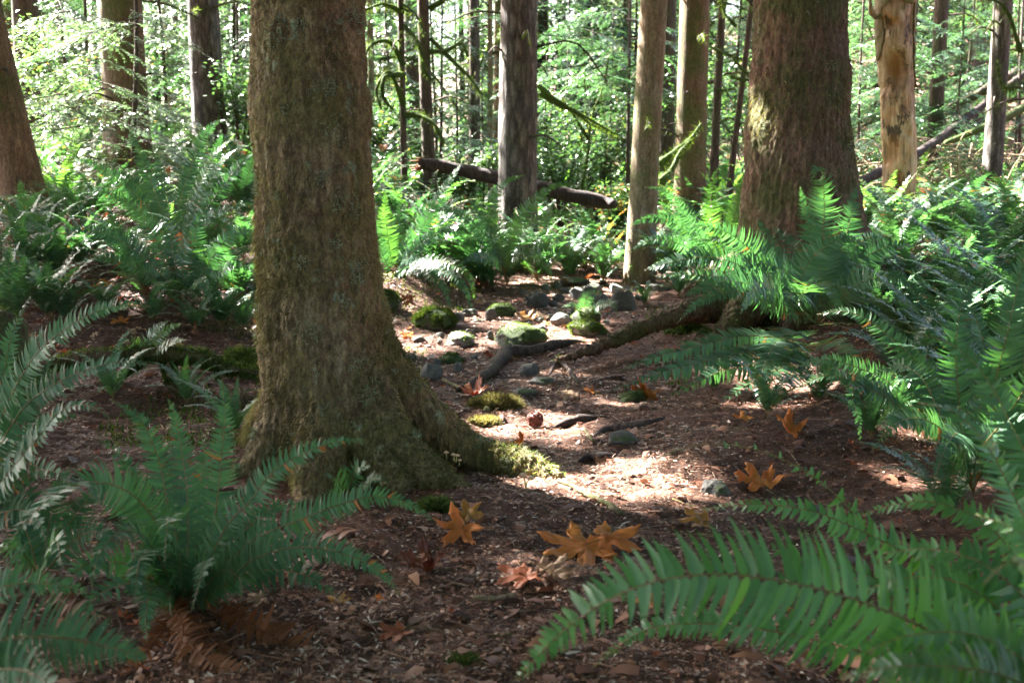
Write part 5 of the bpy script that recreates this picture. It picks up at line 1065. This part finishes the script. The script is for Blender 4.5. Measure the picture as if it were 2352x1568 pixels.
hero_fern('sword_fern', (-60, 1150, 3.1), [
  (.055, [(-10, 1000, 3.05), (40, 880, 3.0), (90, 805, 2.98), (144, 760, 2.95), (216, 718, 2.92), (280, 700, 2.9), (349, 705, 2.88)], dict(n=75)),
  (.052, [(0, 1020, 2.95), (60, 930, 2.9), (120, 885, 2.85), (200, 848, 2.82), (270, 832, 2.8), (353, 838, 2.78)], dict(n=67)),
  (.065, [(0, 1110, 2.6), (40, 1060, 2.55), (90, 1000, 2.5), (137, 945, 2.48), (180, 930, 2.46), (220, 936, 2.44), (254, 962, 2.42)], dict(n=62)),
  (.055, [(-20, 960, 3.1), (10, 850, 3.1), (30, 760, 3.1), (60, 700, 3.1)], {}), (.055, [(10, 1120, 2.8), (80, 1080, 2.75), (130, 1085, 2.7), (170, 1120, 2.65)], {}), (.055, [(0, 1060, 3), (60, 1000, 3.0), (130, 960, 3.0), (190, 955, 3)], {}),
  (.06, [(-30, 1080, 2.8), (-10, 1020, 2.6), (20, 1010, 2.5)], {}), (.055, [(-10, 1180, 2.7), (50, 1170, 2.6), (90, 1200, 2.5), (110, 1260, 2.45)], {})],
  'sword fern at the left edge sending two long fronds up over the moss-draped branch')
hero_fern('sword_fern', (420, 1405, 2.55), [
  (.055, [(360, 1200, 2.5), (306, 1137, 2.45), (255, 1112, 2.4), (202, 1106, 2.35), (150, 1120, 2.25), (100, 1155, 2.15), (40, 1220, 2.05), (-10, 1285, 2.0)], dict(n=70)),
  (.05, [(470, 1280, 2.6), (492, 1190, 2.65), (508, 1057, 2.7), (516, 949, 2.75), (510, 872, 2.78)], dict(n=62)),
  (.05, [(395, 1260, 2.6), (385, 1166, 2.65), (353, 1022, 2.7), (320, 960, 2.72), (250, 915, 2.75)], dict(n=59)),
  (.05, [(430, 1280, 2.6), (432, 1177, 2.65), (415, 1022, 2.7), (400, 950, 2.72), (385, 912, 2.72)], dict(n=59)),
  (.045, [(480, 1290, 2.55), (522, 1205, 2.55), (576, 1148, 2.55), (630, 1080, 2.55), (690, 1045, 2.55), (756, 1018, 2.55), (847, 1010, 2.55)], dict(n=70)),
  (.05, [(500, 1320, 2.5), (580, 1240, 2.5), (684, 1195, 2.5), (792, 1155, 2.5), (850, 1140, 2.5), (920, 1150, 2.5), (1002, 1196, 2.5)], dict(n=72, gaps=.05)),
  (.048, [(500, 1350, 2.45), (580, 1285, 2.42), (700, 1255, 2.4), (800, 1275, 2.38), (872, 1310, 2.36), (922, 1372, 2.34)], dict(n=67)),
  (.055, [(410, 1260, 2.4), (392, 1190, 2.25), (385, 1195, 2.15), (378, 1290, 2.05)], dict(n=54)),
  (.05, [(370, 1290, 2.45), (320, 1225, 2.35), (260, 1230, 2.25), (225, 1280, 2.2), (210, 1360, 2.15)], dict(n=54)),
  (.05, [(380, 1310, 2.4), (350, 1260, 2.3), (320, 1290, 2.2), (310, 1390, 2.1)], dict(n=51)), (.04, [(380, 1360, 2.4), (345, 1360, 2.3), (335, 1420, 2.25), (338, 1475, 2.2)], dict(n=43)),
  (.045, [(470, 1350, 2.45), (520, 1310, 2.35), (550, 1330, 2.3), (555, 1380, 2.25)], dict(n=45)), (.05, [(440, 1300, 2.7), (470, 1200, 2.85), (560, 1130, 3.0)], {}), (.05, [(380, 1280, 2.65), (300, 1180, 2.75), (230, 1150, 2.8)], {}),
  (.05, [(400, 1300, 2.7), (330, 1150, 2.9), (280, 1050, 3.0), (220, 1000, 3.05)], {}), (.05, [(350, 1330, 2.4), (270, 1290, 2.3), (190, 1300, 2.2), (120, 1370, 2.1)], {}), (.05, [(450, 1280, 2.7), (450, 1150, 2.85), (470, 1050, 2.9), (460, 980, 2.95)], {}),
  (.05, [(370, 1350, 2.3), (290, 1340, 2.15), (210, 1380, 2.05), (160, 1460, 2.0)], {}), (.05, [(480, 1320, 2.7), (560, 1220, 2.8), (640, 1160, 2.9), (700, 1150, 2.95)], {}), (.045, [(450, 1330, 2.4), (470, 1290, 2.25), (460, 1330, 2.15), (440, 1400, 2.1)], {}), (.05, [(500, 1340, 2.55), (600, 1310, 2.55), (700, 1320, 2.5), (780, 1370, 2.45)], {}),
  (.05, [(480, 1400, 2.5), (560, 1425, 2.42), (650, 1475, 2.36), (760, 1540, 2.3), (850, 1590, 2.25)], dict(mat='dead_fern', dead=True)), (.03, [(400, 1390, 2.4), (420, 1440, 2.3), (410, 1500, 2.2), (390, 1560, 2.15)], dict(mat='dead_fern', dead=True)),
  (.045, [(400, 1390, 2.45), (440, 1480, 2.3), (520, 1540, 2.22), (640, 1575, 2.18)], dict(mat='dead_fern', dead=True)), (.04, [(460, 1440, 2.4), (540, 1510, 2.3), (640, 1560, 2.25)], dict(mat='dead_fern', dead=True, stipe=.6)), (.035, [(380, 1440, 2.35), (330, 1500, 2.25), (250, 1580, 2.2)], dict(mat='dead_fern', dead=True))],
  'left foreground sword fern with brown-flecked fronds and dead ones at its base')
hero_fern('sword_fern', (-160, 1560, 1.5), [
  (.065, [(-40, 1480, 1.5), (80, 1462, 1.5), (160, 1466, 1.5), (240, 1482, 1.5), (335, 1508, 1.5)], dict(n=59, droop=.2)),
  (.045, [(-60, 1400, 1.75), (0, 1350, 1.75), (80, 1338, 1.75), (150, 1345, 1.75), (214, 1365, 1.75)], dict(n=54)),
  (.06, [(-80, 1460, 1.9), (-20, 1360, 1.9), (30, 1280, 1.9), (70, 1240, 1.9)], {}), (.06, [(-40, 1540, 1.4), (60, 1540, 1.35), (140, 1590, 1.3)], {})],
  'nearest fern corner at the left edge, its fronds lying flat and blurred')
hero_fern('sword_fern', (90, 1330, 2.7), [(.05, [(60, 1220, 2.7), (10, 1130, 2.7), (-60, 1100, 2.7)], {}), (.05, [(110, 1220, 2.75), (130, 1130, 2.8), (160, 1070, 2.85)], {}), (.05, [(150, 1260, 2.7), (210, 1220, 2.65), (270, 1230, 2.6)], {}), (.05, [(80, 1230, 2.8), (60, 1130, 2.9), (20, 1060, 3.0)], {}),
  (.05, [(60, 1280, 2.6), (10, 1250, 2.5), (-40, 1280, 2.4)], {}), (.05, [(110, 1270, 2.5), (130, 1240, 2.4), (140, 1300, 2.3)], {}), (.05, [(140, 1230, 2.8), (190, 1160, 2.9), (230, 1110, 3.0)], {}), (.035, [(120, 1360, 2.6), (180, 1400, 2.5), (250, 1420, 2.45)], dict(mat='dead_fern', dead=True))], 'half-hidden dark fern between the left edge fronds and the left foreground fern')
hero_fern('small_fern', (330, 820, 4.9), [(.04, [(350, 790, 4.9), (380, 760, 4.9), (420, 742, 4.9)], {}), (.035, [(340, 780, 4.9), (360, 755, 4.9), (390, 735, 4.9)], {}), (.035, [(310, 790, 4.9), (290, 780, 4.85), (270, 795, 4.8)], {}), (.035, [(370, 800, 4.85), (400, 785, 4.8), (430, 780, 4.75)], {})],
  'little bright green fern growing from the moss-draped branch', mat='fern_light', stipe=.1)
hero_fern('small_fern', (1345, 735, 7.6), [(.05, [(1342, 700, 7.6), (1350, 680, 7.6), (1385, 668, 7.6)], {}), (.05, [(1330, 715, 7.5), (1310, 700, 7.4), (1290, 705, 7.4)], {}), (.045, [(1380, 700, 7.4), (1410, 700, 7.3), (1418, 725, 7.25)], {})], 'small blue green fern sprouting among the trail stones')
hero_fern('small_fern', (800, 1130, 3.3), [(.045, [(810, 1100, 3.2), (820, 1075, 3.15), (850, 1070, 3.1)], {}), (.045, [(780, 1110, 3.2), (770, 1095, 3.15), (745, 1090, 3.1)], {}), (.04, [(830, 1120, 3.2), (860, 1100, 3.15), (890, 1110, 3.1)], {})], 'fine-leaved small fern in front of the mossy tree base')

# generic ferns, one object each
spots = [(60, 560, 6, .8, 'dark fern at the foot of the leaning trunk'), (180, 520, 8, .8, 'fern between the leaning trunk and the tall sword fern'), (-20, 640, 7, .8, 'shaded fern at the left edge of the bank'),
         (130, 640, 8, .75, 'low dark fern on the left slope above the long arching frond'), (560, 600, 9, .8, 'fern pressed against the left side of the large mossy tree'), (570, 480, 9, .8, 'sunlit fern beyond the left side of the large mossy tree'),
         (60, 470, 8, .7, 'pale fern behind the leaning trunk'), (240, 720, 6, .45, 'small dark fern behind the long arching frond'), (540, 690, 7, .5, 'small fern on the bank near the pale orange leaf'),
         (1060, 600, 8, .8, 'dark fern on the bank above the half-mossy boulder'), (1010, 540, 8, .75, 'fern filling the bank behind the blue green fern'), (1250, 560, 9, .8, 'frosty-lit fern behind the fern patch left of the trail'), (1330, 610, 8, .6, 'low blue green fern where the trail bends away'),
         (1420, 560, 8, .7, 'fern left of the pale straight trunk'), (1560, 560, 9, .8, 'fern in front of the wide dull brown trunk'), (1520, 640, 7, .6, 'low fern right of the pale trunk base'),
         (2060, 640, 10, .85, 'dark fern right behind the broad reddish trunk'), (2160, 600, 11, .9, 'large glossy fern on the right bank below the snag'), (2280, 640, 11, .9, 'bushy fern at the right end of the bank'), (2200, 700, 9, .8, 'fern above the leaf-strewn dark right bank'),
         (2340, 740, 9, .8, 'fern behind the tall straight fronds'), (2100, 520, 10, .8, 'sunlit fern at the base of the snag'), (2000, 520, 9, .7, 'fern left of the snag base'), (2230, 530, 10, .85, 'fern under the straight grey brown trunk'), (2340, 560, 10, .9, 'fern at the right edge under the mossy trunk'),
         (2330, 460, 10, .9, 'tall pale fern at the foot of the mossy crooked trunk'), (2080, 820, 8, .6, 'fern behind the light-edged fronds'), (2000, 770, 8, .6, 'fern beside the big fan fern'), (2320, 900, 9, .7, 'dense fern in the middle of the right thicket'), (2260, 1000, 8, .6, 'fern low in the right thicket'),
         (20, 700, 7, .7, 'dark low fern above the rotten stump'), (110, 580, 9, .8, 'fern on the dark bank below the leaning trunk'), (330, 680, 8, .6, 'small fern at the foot of the left bank'), (600, 700, 7, .5, 'small fern touching the left side of the large trunk'),
         (300, 480, 9, .8, 'fern behind the tall sword fern on the bank top'), (480, 440, 9, .8, 'sunlit fern below the dark furrowed trunk'), (150, 450, 9, .8, 'sunlit fern between leaning trunk and silvery boughs'), (920, 560, 9, .8, 'fern right against the large mossy tree on the far bank'),
         (980, 470, 9, .8, 'sunlit fern below the splintered log end'), (1100, 520, 9, .8, 'pale-lit fern under the fallen log'), (1200, 500, 9, .85, 'bright fern directly below the thick scaly trunk'), (1330, 540, 9, .8, 'bright fern below the right half of the log'), (1400, 500, 9, .8, 'small sunlit fern by the log end'),
         (1110, 660, 7, .5, 'low fern over the stones on the left of the trail'), (1960, 600, 9, .8, 'fern at the right flare of the broad reddish trunk'), (2120, 740, 9, .7, 'dark fern in the hollow right of the big fan fern'), (2060, 560, 9, .8, 'glossy fern left below the snag'), (2230, 800, 9, .8, 'fern in the dark middle of the right thicket'),
         (2170, 860, 8, .7, 'dark fern behind the arching light-edged one'), (2340, 1020, 8, .8, 'fern at the right edge behind the blurred fronds'), (2400, 850, 9, .9, 'big fern cut by the right edge of the thicket'), (60, 1000, 6, .5, 'dim fern behind the left edge fronds'), (1480, 600, 8, .6, 'fern at the foot of the pale straight trunk'),
         (300, 620, 9, .75, 'fern under the tall sword fern'), (470, 600, 9, .7, 'fern between the two large left bank ferns'), (680, 560, 6, .7, 'fern hidden behind the large mossy tree')]
for (px, py, n, s, lb) in spots:
    g = G(px, py); gen_fern('sword_fern', g, n + 8, s * (1.12 if px > 600 else .8), lb, dead=3)
for (px, Yf, s, lb) in [(1000, 9.9, 1, 'sunlit fern below the splintered log end, on the bank crest'), (1085, 9.8, 1, 'fern hiding the middle of the fallen log'), (1165, 10.2, 1.15, 'glaring sunlit fern right in front of the thick scaly trunk'), (1235, 10.3, 1.05, 'sunlit fern between the two visible parts of the log'),
      (1310, 10.5, .8, 'low bright fern before the right half of the log'), (1385, 10.6, .8, 'low bright fern just left of the pale straight trunk'), (940, 9.3, 1, 'fern on the bank crest beside the large mossy tree'), (1555, 10.2, .9, 'fern in front of the two mossy leaning limbs'), (1625, 10.8, .9, 'fern before the thin knobbly trunk'),
      (560, 8.6, 1, 'fern on the bank crest touching the large mossy tree'), (240, 8.8, .75, 'fern left behind the tall sword fern'), (130, 8.5, .62, 'fern right of the leaning trunk base'), (-10, 8.2, .62, 'fern left of the leaning trunk base'), (490, 8.8, 1, 'sunlit fern behind the right side of the tall sword fern'),
      (300, 6.6, .65, 'dark fern left of the leaf-carrying fern'), (180, 6.8, .6, 'dark fern in the middle of the left slope'), (60, 6.6, .6, 'dark fern low on the left slope'), (540, 6.7, .8, 'dark fern at the left flank of the large mossy tree'), (110, 5.9, .6, 'small dark fern above the long arching frond'), (20, 5.8, .6, 'small dark fern at the left edge of the slope'), (500, 6.1, .5, 'small fern above the bright moss mound'),
      (1990, 9.6, 1, 'tall fern right behind the broad trunk flare'), (2075, 9.9, 1, 'tall sunlit fern below the snag'), (2170, 9.6, 1.05, 'large sunlit fern on the right bank crest'), (2260, 9.2, 1.05, 'tall fern on the right bank crest below the brushwood'), (2340, 8.8, 1.1, 'tall fern at the far right of the bank crest'),
      (2040, 7.4, .9, 'dark fern in the hollow behind the big fan fern'), (2130, 6.8, .9, 'dark fern right of the pale-leaved herb'), (2250, 6.4, .95, 'wide dark fern in the upper right thicket'), (2345, 5.6, .95, 'wide fern at the right edge of the thicket'), (2180, 5.2, .8, 'fern filling the middle right thicket'), (2290, 4.6, .75, 'fern close behind the tall straight fronds'), (2100, 4.9, .6, 'low fern behind the light-edged arching fern')]:
    x = (px - CX) * Yf / F; gen_fern('sword_fern', (x, Yf, float(H(x, Yf))), R.choice([14, 16, 18]), s, lb)
for (px, py, s, lb) in [(90, 700, .5, 'small dark fern above the rotten stump on the slope'), (150, 740, .45, 'tiny fern among needles left of the bright orange leaf'), (210, 600, .55, 'small fern between two dark slope ferns'), (350, 740, .4, 'tiny fern just above the little bright green fern'), (450, 760, .4, 'tiny fern on the dark soil above the moss-draped branch'),
      (560, 760, .45, 'small fern behind the bright moss mound'), (60, 900, .5, 'small fern beneath the moss-draped branch at the left'), (260, 920, .42, 'small fern under the hanging moss of the fallen branch'), (430, 930, .4, 'tiny fern on the bare needles left of the large mossy tree'), (540, 1000, .4, 'small fern at the left flare of the large mossy tree'),
      (1640, 900, .4, 'tiny fern under the flat blue green fronds'), (1760, 960, .42, 'tiny fern below the downward hanging frond'), (1880, 930, .5, 'small fern in the shade under the light-edged fronds'), (2000, 1010, .42, 'small fern by the dead stalks on the right'), (2180, 1200, .5, 'small fern behind the blurred foreground fronds'), (2300, 1150, .55, 'fern at the right edge above the foreground fronds'),
      (1000, 640, .5, 'small fern above the bright green moss mound'), (1130, 665, .45, 'small fern on the bank over the tall angular rock'), (1480, 700, .4, 'small fern right of the grey peaked boulder'), (1560, 680, .45, 'small fern above the long mossy root')]:
    g = G(px, py); gen_fern('small_fern', g, 12, s * .9, lb)
# far ferns: single meshes
k = 0
for i in range(900):
    Yf = 9.5 * (26 / 9.5) ** R.random(); xf = R.uniform(-.56, .56) * Yf * 1.0
    if abs(xf - .4) < .5 and Yf < 11: continue
    if k >= 280: break
    z = float(H(xf, Yf)); o = link('fern', LOWF[R.randrange(9)], None, (xf, Yf, z), (R.uniform(-.15, .15), R.uniform(-.15, .15), R.uniform(0, 6.28)), (R.uniform(.75, 1.2),) * 3); k += 1
    tag(o, 'sunlit fern in the fern carpet under the far trees', 'fern', 'ferns carpeting the far forest floor')

# herbs
def herb(px, py, hpx, label, n=9):
    g = G(px, py); hh = hpx * g[1] / F; a = Acc(); e = empty('herb', g, label, 'plant')
    for i in range(3):
        tp = np.array([R.uniform(-.3, .3) * hh, R.uniform(-.2, .2) * hh, hh * R.uniform(.7, 1)]); tube(a, crom([[0, 0, 0], tp * .5 + [0, 0, .1 * hh], tp], 6), .0025, 4)
        for j in range(n // 3 + 1):
            b = tp * (.5 + .5 * j / (n // 3)); an = R.uniform(0, 6.28); blades(a, b[None], unit(np.array([[math.cos(an), math.sin(an), .5]])), np.array([[0, 0, 1.]]), hh * .4, hh * .17, 1, .5, .2)
    link('stem', a.mesh('stem', [M['stalk'], M['herb']]), e)
herb(2135, 665, 60, 'pale-leaved herb lit by sun on the dark right bank'); herb(893, 668, 40, 'white-green seedling above the moss-topped boulder', 12)

# ------------------------------------------------------------------ understory and far wood
def bough_tree(name, loc, mesh, s, label, cat, group, crownname='crown', trunk=None, rz=0):
    e = empty(name, loc, label, cat, group, rz); e.scale = (s,) * 3
    link(crownname, mesh, e)
    if trunk: link('trunk', trunk, e)
    return e
def trunk_simple(h, r, mat):
    a = Acc(); z = np.linspace(-.1, h, 16); tube(a, np.stack([.04 * np.sin(z * 1.3), .03 * np.cos(z), z], -1), np.linspace(r, r * .35, 16), 8, bump=.15, bscale=6); return a.mesh('trunk', [M[mat]])
SAP = [conifer_low(R, .35, 4.5, 1.1, 46, False).mesh('crown', [M['needle'], M['bark_dark']]) for i in range(3)]
SAPT = trunk_simple(4.6, .03, 'bark_dark')
MID = [conifer_low(R, .5, 6.4, 2.0, 60, True).mesh('crown', [M['needle_far'], M['bark_dark']]) for i in range(4)]
MIDT = trunk_simple(9.5, .09, 'bark_dark')
for i, (px, Yf, s) in enumerate([(230, 17, 1.1), (330, 19, 1.2), (480, 19, 1.2), (700, 20, 1.2), (1000, 20, 1.1), (1200, 21, 1.2), (1320, 22, 1.2), (1450, 21, 1.2), (1600, 21, 1.2), (1750, 19, 1.1), (1880, 20, 1.1), (2020, 20, 1.1), (2200, 19, 1), (100, 20, 1.2), (170, 14.5, .9), (390, 16.5, 1.0), (560, 16, 1), (1050, 17, .7), (1110, 15, .45), (1255, 15.5, .5), (1300, 18, .8), (1400, 17, .6), (1350, 15, .4), (900, 17, .8), (1500, 18, .9), (1680, 18, 1), (1960, 16, .8), (2080, 17, .9), (2180, 15.5, .7), (2310, 17, .8), (20, 18, 1.1), (640, 18, 1), (780, 18, 1)]):
    x = (px - CX) * Yf / F; z = float(H(x, Yf))
    bough_tree('hemlock_sapling', (x, Yf, z), SAP[i % 3], s, 'young conifer with flat layered green boughs in the sunlit understory', 'sapling', 'conifer saplings in the understory', trunk=SAPT, rz=R.uniform(0, 6.28))
k = 0
for i in range(105):
    Yf = 20 * (60 / 20) ** ((i + .5) / 105); xf = R.uniform(-.55, .55) * Yf; z = float(H(xf, Yf)); s = R.uniform(.7, 1.2)
    bough_tree('conifer', (xf, Yf, z), MID[i % 4], s * (1 + .35 * (i / 105)), 'sunlit conifer hung with pale green boughs far back in the wood', 'tree', 'conifers far back in the wood', trunk=MIDT, rz=R.uniform(0, 6.28))
for i in range(30):  # ring of unseen conifers added to block low sky light
    an = math.radians(-100 + i * 280 / 29 - 140); rr_ = R.uniform(9, 17); xf, yf = rr_ * math.cos(an), rr_ * math.sin(an)
    if yf > 6 or (xf < 0 and yf > 2): continue
    bough_tree('conifer', (xf, yf, float(H(xf, yf)) - .1), MID[i % 4], R.uniform(1.3, 1.8), 'unseen dense conifer added around the view to block low sky light', 'tree', 'unseen conifers added around the viewpoint', trunk=MIDT, rz=R.uniform(0, 6.28))
TR = []
for j in range(4):
    a = Acc(); trunk_mesh(a, (0, 0, -.2), (R.uniform(-.3, .3), 0, 16), 1, .6, 12, 1.2, .4, .05, j, dz=.3); TR.append(a)
def far_trunk(j, r, mat):
    V, f, at = TR[j].arrays(); a = Acc(); a.addacc((V * np.array([r, r, 1]), f, at)); return a.mesh('trunk', [M[mat]])
FT = [far_trunk(j % 4, [.12, .2, .16, .25, .1, .3][j], ['bark_dark', 'bark_grey', 'bark_pale', 'bark_red', 'bark_pale', 'bark_dark'][j]) for j in range(6)]
DL = []
for j in range(4):
    a = Acc()
    for q in range(26):
        an = R.uniform(0, 6.28); z = R.uniform(.8, 8); L = R.uniform(.5, 2.0); d = np.array([math.cos(an), math.sin(an), 0])
        C = crom([[0, 0, z], d * L * .5 + [0, 0, z + R.uniform(-.05, .25)], d * L + [0, 0, z - L * R.uniform(.1, .6)]], 12); tube(a, C, np.linspace(.03, .008, 12), 5, 0, cap=False); hang_moss(a, C, np.linspace(.03, .01, 12), 90, .11, 0, .02)
        for w_ in range(3):
            u = R.uniform(.3, 1); b_ = C[int(u * 11)]; tube(a, crom([b_, b_ + [R.uniform(-.3, .3), R.uniform(-.3, .3), -R.uniform(.05, .3)], b_ + [R.uniform(-.5, .5), R.uniform(-.5, .5), -R.uniform(.2, .6)]], 6), np.linspace(.014, .004, 6), 4, 0, cap=False)
    DL.append(a.mesh('branches', [M['moss']]))
for i in range(24):
    Yf = 18 * (50 / 18) ** ((i + .5) / 24); xf = R.uniform(-.5, .5) * Yf
    e = empty('forest_tree', (xf, Yf, float(H(xf, Yf))), 'slim straight trunk deep in the bright forest', 'tree', 'trunks deep in the forest', R.uniform(0, 6))
    link('trunk', FT[i % 6], e); link('crown', DL[i % 4], e);  # crown here is only dead moss-hung branches
# lit boughs hanging into view from the nearer trees
def boughs(name, label, pts, L, mat='needle', kit=None):
    c = P(*pts[0]); c[2] = float(H(c[0], c[1])); e = empty(name, c, label, 'tree'); a = Acc()
    tube(a, [[0, 0, -.1], [.02, .3, 1.5], [.05, .5, 4.5]], [.03, .022, .01], 7, 1)
    for p in pts:
        q = P(*p) - c; o = BG[R.randrange(6)]; a.addacc(o, rotz(R.uniform(-.6, .6) + (math.pi if R.random() < .5 else 0)) @ roty(R.uniform(0, .3)) @ rotx(R.uniform(-.2, .2)) * L * R.uniform(.7, 1.2), q, R.uniform(-.1, .2))
    link('crown', a.mesh('crown', [M[mat], M['bark_dark']]), e)
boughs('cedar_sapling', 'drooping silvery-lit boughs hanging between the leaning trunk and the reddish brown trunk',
       [(R.choice([R.uniform(90, 250), R.uniform(90, 250), R.uniform(250, 340)]), R.uniform(20, 420), R.uniform(10.2, 11.6)) for i in range(60) if i % 4 == 0 or True], .75, 'needle_sheen')
boughs('hemlock_sapling', 'feathery green boughs around the dark grey furrowed trunk', [(R.uniform(370, 640), R.uniform(0, 330), R.uniform(14.6, 17)) for i in range(34)], .9)
boughs('hemlock_sapling', 'feathery boughs hanging between the thick scaly trunk and the pale trunk', [(R.uniform(1240, 1470), R.uniform(-10, 200), R.uniform(13, 17)) for i in range(34)], 1.0)
boughs('hemlock_sapling', 'light boughs behind two thin mossy trunks', [(R.uniform(860, 1150), R.uniform(0, 380), R.uniform(15.5, 19)) for i in range(30)], 1.0)
boughs('hemlock_sapling', 'shaded boughs spread between the broad reddish trunk and the snag', [(R.uniform(1940, 2130), R.uniform(0, 330), R.uniform(13, 17)) for i in range(24)], .9)
boughs('hemlock_sapling', 'dim boughs over the brushwood slope', [(R.uniform(2100, 2380), R.uniform(0, 330), R.uniform(15, 20)) for i in range(34)], 1.0)
# vine maple understory
def shrub(loc, h, n, label, group=None, mat='vine'):
    e = empty('vine_maple', loc, label, 'shrub', group); a = Acc(); b = Acc()
    for i in range(7):
        an = R.uniform(0, 6.28); tp = np.array([math.cos(an) * h * R.uniform(.3, .8), math.sin(an) * h * R.uniform(.2, .5), h * R.uniform(.7, 1.1)]); C = crom([[0, 0, 0], tp * [.3, .3, .6], tp], 14); tube(a, C, np.linspace(.014, .004, 14), 5)
        m_ = n // 7; u = NR.uniform(.35, 1, m_); Q = np.stack([np.interp(u, np.linspace(0, 1, 14), C[:, k]) for k in range(3)], -1) + NR.normal(0, .16 * h / 2, (m_, 3)) * [1, 1, .5]
        blades(b, Q, unit(NR.normal(size=(m_, 3)) * [1, 1, .3]), unit(NR.normal(0, .4, (m_, 3)) + [0, 0, 1]), NR.uniform(.03, .065, m_), NR.uniform(.025, .05, m_), 0, NR.random(m_), .1)
    link('stems', a.mesh('stems', [M['bark_dark']]), e); link('foliage', b.mesh('foliage', [M[mat]]), e)
for (px, Yf, h, lb) in [(1290, 14.5, 1.4, 'bright low maple bush between the scaly trunk and the bent stem'), (1370, 14.8, 1.6, 'bright green maple bush right behind the bent stem'), (1060, 15, 1.1, 'sunlit maple bush behind the left part of the fallen log'), (560, 14, 1.5, 'glowing yellow green bush seen beside the large mossy tree'),
                        (1720, 15.5, 2.0, 'yellow green maple bush behind the thin curving trunk'), (1420, 13, .8, 'low bush just left of the pale trunk'), (880, 15, 1.2, 'pale green bush right of the large mossy tree'), (200, 15, 1.8, 'light bush behind the silvery boughs')]:
    x = (px - CX) * Yf / F; shrub((x, Yf, float(H(x, Yf))), h, 2200, lb)
for i in range(10):
    Yf = R.uniform(24, 45); x = R.uniform(-.5, .5) * Yf; shrub((x, Yf, float(H(x, Yf))), R.uniform(2.2, 4.5), 1100, 'yellow green leafy bush glowing far back in the wood', 'leafy bushes far back in the wood')
# brushwood on the right slope
a = Acc()
for i in range(420):
    px, py = R.uniform(1950, 2400), R.uniform(180, 430); Yf = R.uniform(13.5, 19); c = P(px, py, Yf); c[2] = float(H(c[0], c[1])) + R.uniform(.02, .7); an = R.uniform(0, 6.28); L = R.uniform(.3, 1.0)
    p = [c, c + [L * .5 * math.cos(an), L * .3 * math.sin(an), R.uniform(0, .25)], c + [L * math.cos(an), L * .6 * math.sin(an), R.uniform(-.25, .2)]]; tube(a, crom(p, 7), R.uniform(.004, .012), 4, 0, cap=False)
tag(link('brushwood', a.mesh('brushwood', [M['bark_pale']])), 'tangle of pale grey dead brushwood on the slope behind the snag', 'brushwood', None, 'stuff')
